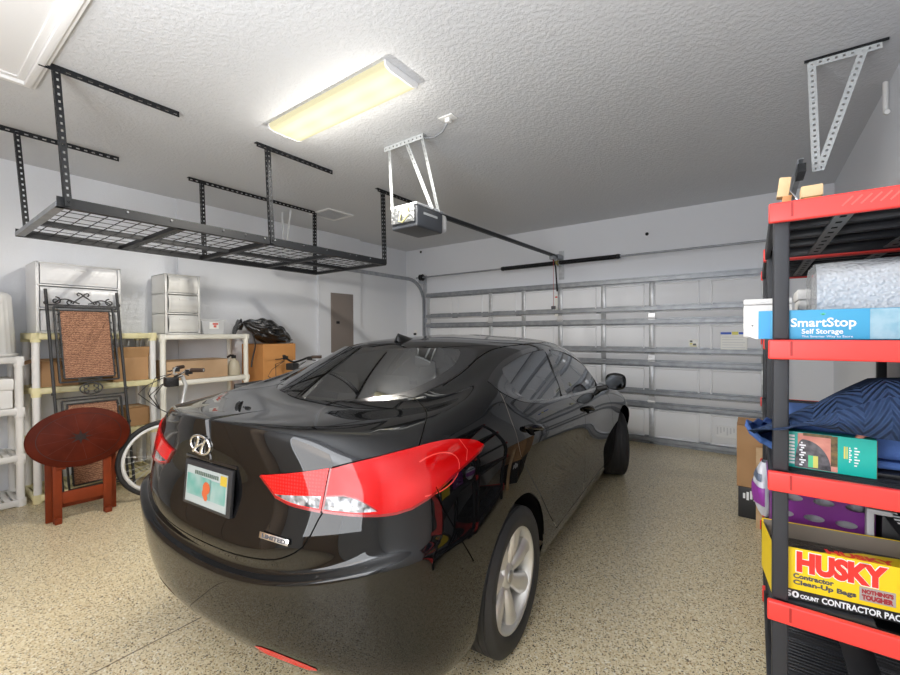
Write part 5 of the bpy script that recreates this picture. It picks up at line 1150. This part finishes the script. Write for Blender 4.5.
obj('leaf_mark', g, m_grn, sb)
obj('clear_tape', MB().b2((.264, -.0014, .002), (.52, 0, .091)), mat('taped_area', (.22, .42, .54), .22, mottle=(30, (.32, .50, .60), 3)), sb)
m_bub = mat('bubble_wrap', (.60, .63, .67), .18, alpha=.88, coat=.6); N, Lk, b_ = nodes(m_bub); tc = N.new('ShaderNodeTexCoord'); vo = N.new('ShaderNodeTexVoronoi'); vo.inputs['Scale'].default_value = 95; vo.feature = 'SMOOTH_F1'; Lk.new(tc.outputs['Object'], vo.inputs['Vector'])
bp = N.new('ShaderNodeBump'); bp.inputs['Strength'].default_value = 1; bp.inputs['Distance'].default_value = .006; bp.invert = True; Lk.new(vo.outputs['Distance'], bp.inputs['Height']); Lk.new(bp.outputs['Normal'], b_.inputs['Normal'])
g = MB()
def roll(u, v):
    a = 2*PI*u; c, s_ = math.cos(a), math.sin(a); k = .45; r = 1+.015*math.sin(7*a+5*v)
    return Vector((.172+.44*v, 2.05+.175*r*math.copysign(abs(c)**k, c), 1.535+(.130+.012*v)*r*math.copysign(abs(s_)**k, s_)))
g.grid(roll, 64, 24)
for v in (0, 1): g.grid(lambda u, w, v=v: Vector((.172+.44*v, 2.05, 1.535))+(roll(u, v)-Vector((.172+.44*v, 2.05, 1.535)))*w, 64, 6)
tag(obj('bubble_wrap_bundle', g, m_bub, fix=False), 'big folded bundle of clear bubble wrap behind the sky blue box', 'bubble wrap')
m_foam = mat('white_foam', (.80, .80, .80), .6)
fb_ = thing('foam_box', 'white box sticking out behind the sky blue box', 'box', (.050, 2.22, 1.4015)); obj('box', MB().b2((-.086, -.08, 0), (.075, .16, .135)), m_foam, fb_, bevel=.008); obj('lid', MB().b2((-.086, -.08, .136), (.075, .16, .160)), m_foam, fb_, bevel=.008)
fb2 = thing('foam_box', 'white box behind the shelf post, against the bubble wrap bundle', 'box', (.235, 2.43, 1.4015)); obj('box', MB().b2((-.08, -.10, 0), (.15, .12, .16)), m_foam, fb2, bevel=.008); obj('lid', MB().b2((-.085, -.105, .16), (.155, .125, .205)), m_foam, fb2, bevel=.008)

# moving blanket
m_blk = mat('navy_moving_blanket', (.030, .058, .135), .85, spec=.25); N, Lk, b_ = nodes(m_blk); tc = N.new('ShaderNodeTexCoord'); sp2 = N.new('ShaderNodeSeparateXYZ'); Lk.new(tc.outputs['UV'], sp2.inputs[0])
tri = N.new('ShaderNodeMath'); tri.operation = 'PINGPONG'; tri.inputs[1].default_value = .055; Lk.new(sp2.outputs['X'], tri.inputs[0])
ad = N.new('ShaderNodeMath'); ad.operation = 'ADD'; Lk.new(tri.outputs[0], ad.inputs[0]); Lk.new(sp2.outputs['Y'], ad.inputs[1])
ad2 = N.new('ShaderNodeMath'); ad2.operation = 'SUBTRACT'; Lk.new(ad.outputs[0], ad2.inputs[0]); Lk.new(sp2.outputs['Z'], ad2.inputs[1])
mu = N.new('ShaderNodeMath'); mu.operation = 'MULTIPLY'; mu.inputs[1].default_value = 2*PI/.021; Lk.new(ad.outputs[0], mu.inputs[0]); sn = N.new('ShaderNodeMath'); sn.operation = 'SINE'; Lk.new(mu.outputs[0], sn.inputs[0])
bp = N.new('ShaderNodeBump'); bp.inputs['Strength'].default_value = 1; bp.inputs['Distance'].default_value = .0045; Lk.new(sn.outputs[0], bp.inputs['Height']); Lk.new(bp.outputs['Normal'], b_.inputs['Normal'])
m_blu = mat('light_blue_blanket_lining', (.075, .15, .40), .85, spec=.25, bump=(60, .5, .006))
bk_t = thing('moving_blanket', 'folded navy quilted moving blanket drooping over the left edge of the shelf', 'blanket', (0, 1.72, 0))
def topz(x): return 1.092+.195*min(1, max(0, (x+.02)/.33))**.85
def botz(x): return 1.09-.055*min(1, max(0, (x+.02)/.06))**.7+.09*min(1, max(0, (x-.02)/.25))-.035*min(1, max(0, (x-.16)/.2))
g = MB(); NX, NY = 46, 34
def bl_top(u, v):
    x = -.018+.60*u; y = .0+.72*v; z = topz(x)+.012*math.sin(9*x+3*y)*u; z -= .05*(1-min(1, v/.12))**2*min(1, u*6); z -= .11*max(0, v-.45)+.115*v*(1-u)**2; x += .10*v**.8*(1-u)**2; z -= .10*v*(1-u)**2; return Vector((x, y-.03*math.sin(PI*u)*(1-v), z))
def bl_low(u, v):
    x = -.018+.60*u; y = .0+.72*v; t = topz(x)-.05*min(1, u*6); b0 = max(1.055, 1.125-.02*math.sin(12*x)) if x > .05 else 1.06; z = min(t, 1.095+(1.125-1.095)*min(1, u*5)+.0*u); z += .01*math.sin(14*x)*min(1, u*4); x += .10*v**.8*(1-u)**2; z -= .10*v*(1-u)**2; return Vector((x, y-.03*math.sin(PI*u)*(1-v), z))
g.grid(bl_top, NX, NY)
# rounded rolled front edge between the upper layer and its underside
def edge(u, v): a = bl_top(u, 0); b = bl_low(u, 0); t = v; m_ = (a+b)/2; return a*(1-t)+b*t+Vector((0, -.035*math.sin(PI*t)*min(1, u*8), 0))
g.grid(edge, NX, 10); g.grid(bl_low, NX, 8)
uf = obj('upper_fold', g, m_blk, bk_t, fix=False)
uvc = [(.6*i/NX, .72*j/NY) for j in range(NY+1) for i in range(NX+1)]+[(.6*i/NX, -.07*j/10) for j in range(11) for i in range(NX+1)]+[(.6*i/NX, -.07-.72*j/8) for j in range(9) for i in range(NX+1)]
ul = uf.data.uv_layers.new(name='UVMap')
for lp in uf.data.loops: ul.data[lp.index].uv = uvc[lp.vertex_index]
g = MB()
def low(u, v):                                                             # the under layer, coming back as a loop on the left
    s = v*1.0; x0_ = -.020+.032*u
    return Vector((0, 0, 0))
def loopx(u, v):
    # profile in x,z: from the left tip down and back to the right, lying on the shelf
    pr = [(-.016, 1.098), (-.026, 1.085), (-.012, 1.058), (.02, 1.035), (.06, 1.015), (.12, .999), (.25, .992), (.40, .992), (.57, .992)]
    k = min(len(pr)-2, int(v*(len(pr)-1))); f = v*(len(pr)-1)-k; x = pr[k][0]*(1-f)+pr[k+1][0]*f; z = pr[k][1]*(1-f)+pr[k+1][1]*f
    z = .985+(z-.985)*(1-.92*u); x += .12*u*(1-v); return Vector((x, .02+.68*u-(.02 if v < .4 else 0)*(1-u), z+.006*math.sin(20*u+9*v)))
g.grid(loopx, 20, 40)
def loopi(u, v): p = loopx(u, v); return p+Vector((.004, 0, .022*min(1, v*8)))
g.grid(loopi, 20, 40)
for uu in (0, 1): g.grid(lambda u, v, uu=uu: loopx(uu, u)*(1-v)+loopi(uu, u)*v+Vector((0, (-.008 if uu == 0 else .008)*math.sin(PI*v), 0)), 40, 4)
obj('lower_fold', g, m_blu, bk_t, (0, .10, 0), fix=False)
g = MB(); g.b2((.10, .13, 1.02), (.56, .62, 1.12)); obj('inner_fold', g, m_blu, bk_t, bevel=.03, seg=4)

# teal illustrated box
m_teal = mat('teal_card', (.012, .47, .40), .4); m_pink = mat('pink_print', (.74, .33, .25), .45, mottle=(26, (.60, .22, .18), 3)); m_bkp = mat('black_print', (.03, .03, .035), .35, mottle=(36, (.16, .15, .17), 2)); m_brn = mat('brown_print', (.22, .14, .05), .45, mottle=(60, (.08, .06, .03), 3)); m_gp = mat('lime_print', (.10, .60, .30), .4)
tx = thing('hose_carton', 'teal box with a pink and black picture in front of the blue blanket', 'box', (.055, 1.772, .9795), -.035)
obj('box', MB().b2((0, 0, 0), (.245, .055, .118)), m_teal, tx, bevel=.002)
g = MB(); yq = -.0008
def pq(x0, x1, z0, z1, mi, d=0): g.b2((x0, yq-.0003*d, z0), (x1, yq+.0006, z1), mi)
pq(.062, .158, .003, .115, 0, 0); g.add([(.075+.068*math.cos(a)*(1 if math.cos(a) > 0 else .3), yq-.0006, .004+.092*math.sin(a)) for a in np.linspace(0, PI, 24)], [tuple(range(24))], 1)
pq(.142, .158, .02, .115, 2, 1); pq(.088, .100, .008, .046, 3, 3); pq(.100, .112, .008, .046, 4, 3); pq(.075, .145, .108, .117, 2, 2)
obj('picture', g, [m_pink, m_bkp, m_brn, m_gp, m_yel], tx)
g = MB()
for i in range(9): pq(.040, .054, .012+.011*i, .019+.011*i, 0, 1)
for i in range(10): pq(.066+.004*(i % 2), .074+.004*(i % 3), .010+.008*i, .015+.008*i, 0, 4)
obj('spine_print', g, m_wht, tx); g = MB()
for i in range(7): pq(.184, .187+.003*(i % 2), .04+.007*i, .0445+.007*i, 0, 1); pq(.196, .202+.003*(i % 3), .03+.009*i, .034+.009*i, 0, 1)
obj('small_print', g, m_wht, tx)
g = MB(); pq(.172, .176, .05, .088, 0, 1); pq(.178, .181, .05, .088, 0, 1); obj('yellow_print', g, m_yel, tx)
obj('end_panel', MB().b2((.2452, .001, .002), (.2462, .054, .116)), m_brn, tx)
g = MB(); g.tube([(.205, .01, .112), (.215, .02, .128), (.235, .03, .132)], .010, 8); obj('paper_tuft', g, m_pink, tx)
g = MB(); g.b2((.0, .0, .0), (.54, .16, .012)); tag(obj('black_tray', g, m_plb, None, (.06, 1.80, .9795), bevel=.004), 'flat black tray lying under the blue blanket', 'tray')

# purple lattice basket and white bag behind
m_pur = mat('purple_plastic', (.20, .030, .25), .35)
pbk = thing('plastic_basket', 'purple plastic basket with oval holes behind the yellow box', 'basket', (.21, 2.16, .5615))
def holed(o, ax, az, w, h, nrm):
    outer = [Vector((0, 0)), Vector((w, 0)), Vector((w, h)), Vector((0, h))]; vs = outer[:]; es = [(i, (i+1) % 4) for i in range(4)]; hs = []
    nx = max(2, int(w/.075)); nz = 4
    for j in range(nz):
        for i in range(nx):
            cx, cz = w*(i+.5+(.25 if j % 2 else -.05))/(nx+.3), h*(j+.6)/(nz+.4); ra, rb = .030, .013
            if cx-ra < .008 or cx+ra > w-.008: continue
            k = len(vs); P_ = [Vector((cx+ra*math.cos(t), cz+rb*math.sin(t))) for t in np.linspace(0, 2*PI, 18, endpoint=False)]; vs += P_; es += [(k+q, k+(q+1) % 18) for q in range(18)]; hs.append((cx, cz, ra, rb))
    V, E, F, _, _, _ = delaunay_2d_cdt(vs, es, [], 0, 1e-5, False); m = MB(); o, ax, az, nrm = Vector(o), Vector(ax), Vector(az), Vector(nrm); n0 = len(V)
    keep = []
    for f in F:
        c = sum((V[k] for k in f), Vector((0, 0)))/3
        if any(((c.x-a)/p)**2+((c.y-b)/q)**2 < .97 for a, b, p, q in hs): continue
        keep.append(tuple(f))
    m.add([o+ax*v.x+az*v.y for v in V]+[o+ax*v.x+az*v.y+nrm*.003 for v in V], keep+[tuple(n0+k for k in reversed(f)) for f in keep]); return m
H_ = .285
for o, ax, w, nrm in (((-.155, -.12, 0), (1, 0, 0), .29, (0, 1, 0)), ((-.155, .14, 0), (1, 0, 0), .29, (0, -1, 0)), ((-.155, -.12, 0), (0, 1, 0), .26, (1, 0, 0)), ((.135, -.12, 0), (0, 1, 0), .26, (-1, 0, 0))):
    obj('side', holed(o, ax, (0, 0, 1), w, H_, nrm), m_pur, pbk)
obj('bottom', MB().b2((-.155, -.12, 0), (.135, .14, .004)), m_pur, pbk); g = MB(); g.tube([(-.16, -.125, H_), (.14, -.125, H_), (.14, .145, H_), (-.16, .145, H_)], .009, 8, closed=True); obj('rim', g, m_pur, pbk)
g = MB(); g.b2((.07, 2.10, .567), (.33, 2.22, .84)); tag(obj('cleaning_cloths', g, mat('pale_cloth', (.62, .62, .66), .8, bump=(18, .8, .02)), bevel=.03, seg=4), 'pale folded cloths inside the purple basket', 'cloth')
g = MB()
def bagw(u, v): a = 2*PI*u; r = (.055+.02*math.sin(PI*v))*(1+.10*math.sin(4*a+5*v)); k = math.sin(PI*min(1, max(.02, v*.93+.04)))**.35; return Vector((.045+r*.62*k*math.cos(a), 2.46+r*k*1.3*math.sin(a), .563+.25*v))
g.grid(bagw, 28, 16, 0); tb_ = thing('diaper_pack', 'white and purple plastic pack beside the shelf post, left of the purple basket', 'pack', (0, 0, 0)); obj('pack', g, mat('white_film', (.66, .68, .76), .35, bump=(20, .6, .01)), tb_, fix=False)
g = MB(); g.grid(lambda u, v: bagw(.25+.5*u, .25+.35*v)+Vector((-.003, -.003, 0)), 14, 8); obj('purple_print', g, mat('purple_print', (.30, .05, .36), .4), tb_, fix=False)
g = MB(); g.grid(lambda u, v: bagw(.3+.4*u, .70+.12*v)+Vector((-.003, -.003, 0)), 14, 4); obj('grey_print', g, mat('slate_print', (.13, .16, .24), .4), tb_, fix=False)

# yellow bag carton
m_hy = mat('yellow_card', (.86, .62, .010), .4); m_hr = mat('red_print', (.80, .035, .025), .4); m_hb = mat('black_band', (.018, .018, .018), .4); m_grey = mat('badge_grey', (.42, .38, .36), .4); m_dred = mat('badge_red', (.36, .03, .04), .4)
hx = thing('trash_bag_box', 'yellow and black box of contractor clean-up bags with big red lettering', 'box', (.050, 1.728, .5615), .13)
hw, hh, hd = .385, .165, .19
g = MB(); g.b2((0, 0, 0), (hw, .003, hh)); g.b2((0, hd-.003, 0), (hw, hd, hh+.012)); g.b2((0, .003, 0), (.003, hd-.003, hh)); g.b2((hw-.003, .003, 0), (hw, hd-.003, hh)); g.b2((.003, .003, 0), (hw-.003, hd-.003, .004))
obj('carton', g, m_hy, hx); obj('inner_lining', MB().b2((.0032, .0032, .004), (.0045, hd-.0032, hh-.001)).b2((.0045, hd-.0046, .004), (hw-.004, hd-.0032, hh+.010)), mat('grey_card_inside', (.24, .20, .16), .8), hx)
f = MB(); f.add([(.0, .0, hh), (hw, 0, hh), (hw, .050, hh+.004), (.0, .050, hh+.004), (0, 0, hh-.002), (hw, 0, hh-.002), (hw, .050, hh+.002), (0, .050, hh+.002)], [(0, 1, 2, 3), (7, 6, 5, 4), (0, 4, 5, 1), (1, 5, 6, 2), (2, 6, 7, 3), (3, 7, 4, 0)])
fl_ = MB(); fl_.add([(.12, .0, hh+.0005), (hw, 0, hh+.0005), (hw, .085, hh-.006), (.24, .07, hh-.006)], [(0, 1, 2, 3)]); obj('top_flap', fl_, m_hy, hx)
text('flap_lettering', 'HUSKY', .05, m_hr, hx, (.14, .004, hh+.0012), (1, .0, -.0), (0, 1, -.08), width=.16, bold=.002)
obj('bags', MB().b2((.012, .012, .005), (hw-.012, hd-.012, hh-.035)), m_bag, hx, bevel=.02, seg=3)
obj('bottom_band', MB().b2((-.0004, -.0008, 0), (hw, .0005, .031)), m_hb, hx)
T_ = dict(ax=(1, 0, 0), ay=(0, 0, 1))
text('brand_lettering', 'HUSKY', .068, m_hr, hx, (.063, -.0016, .090), width=.214, height=.068, bold=.0042, **T_)
text('brand_outline', 'HUSKY', .068, m_wht, hx, (.0605, -.0009, .0875), width=.219, height=.073, bold=.0058, **T_)
text('product_lettering', 'Contractor', .0225, m_ink, hx, (.055, -.0010, .068), width=.100, height=.0165, bold=.0009, **T_)
text('product_lettering', 'Clean-Up Bags', .0225, m_ink, hx, (.055, -.0010, .044), width=.152, height=.020, bold=.0009, **T_)
text('count_lettering', '50', .026, m_wht, hx, (.034, -.0015, .005), width=.036, height=.021, bold=.0008, **T_)
text('count_lettering', 'COUNT', .0165, m_wht, hx, (.073, -.0015, .006), width=.046, height=.013, bold=.0007, **T_)
text('count_lettering', 'CONTRACTOR PACK', .025, m_wht, hx, (.126, -.0015, .005), width=.195, height=.020, bold=.0008, **T_)
bd_ = obj('slogan_badge', MB().b2((.214, -.0012, .044), (.294, .0005, .086)), m_grey, hx)
text('slogan_lettering', "NOTHING'S", .0155, m_dred, hx, (.219, -.0019, .067), width=.070, height=.014, bold=.001, **T_)
text('slogan_lettering', 'TOUGHER', .0175, m_dred, hx, (.219, -.0019, .048), width=.070, height=.016, bold=.0012, **T_)
# black boxed appliance on the right
bb = thing('black_carton', 'black box with white lettering and tilted lid right of the purple basket', 'box', (.45, 2.16, .5615))
obj('box', MB().b2((-.095, -.15, 0), (.21, .17, .255)), m_plb, bb, bevel=.004)
fl_ = MB(); R_ = Matrix.Rotation(-.62, 3, 'X'); fl_.add([(-.10, -.152, .255), (.21, -.152, .255), (.21, -.272, .182), (-.055, -.272, .182), (-.10, -.152, .251), (.21, -.152, .251), (.21, -.272, .178), (-.055, -.272, .178)], [(0, 1, 2, 3), (7, 6, 5, 4), (0, 4, 5, 1), (1, 5, 6, 2), (2, 6, 7, 3), (3, 7, 4, 0)])
obj('lid', fl_, m_plb, bb)
g = MB()
for i in range(9):
    t = i/9; x = -.085+.05*t; y = -.160-.10*t; z = .2555-.0608*t-.004; g.add([(x, y, z+.004), (x+.022, y, z+.004), (x+.024, y-.006, z+.0005), (x+.002, y-.006, z+.0005)], [(0, 1, 2, 3)])
obj('white_marks', g, m_wht, bb)
lidw = thing('plastic_container', 'greyish white plastic container edge between purple basket and black box', 'container', (.325, 1.985, .5615)); g = MB(); g.b2((-.014, -.012, 0), (.006, .02, .258)); g.b2((-.014, -.012, .245), (.05, .02, .262)); obj('edge', g, mat('grey_white_plastic', (.50, .50, .52), .4), lidw, bevel=.006)

# boxes on the floor beyond the racks
carton_box('brown cardboard box on a black box, beyond the red shelves near the garage door', -.105, 3.90, .236, .30, 4.24, .71, m_box)
kb = thing('black_box', 'black box on the floor under the brown cardboard box', 'box', (.10, 4.06, 0)); obj('box', MB().b2((-.195, -.17, 0), (.20, .18, .235)), m_plb, kb, bevel=.004)
g = MB()
for i in range(4): g.b2((-.165+.022*i, -.1715, .15-.01*(i % 2)), (-.15+.022*i, -.170, .19+.012*(i % 3)))
obj('white_print', g, m_wht, kb)
pw = thing('plywood_board', 'pale plywood board leaning beside the shelf in front of the brown box', 'board', (.045, 3.72, 0)); g = MB(); g.box((.0, .05, .285), (.06, .018, .575), (-.12, 0, 0)); obj('board', g, mat('plywood', (.50, .33, .17), .6, mottle=(12, (.62, .45, .27), 8)), pw)
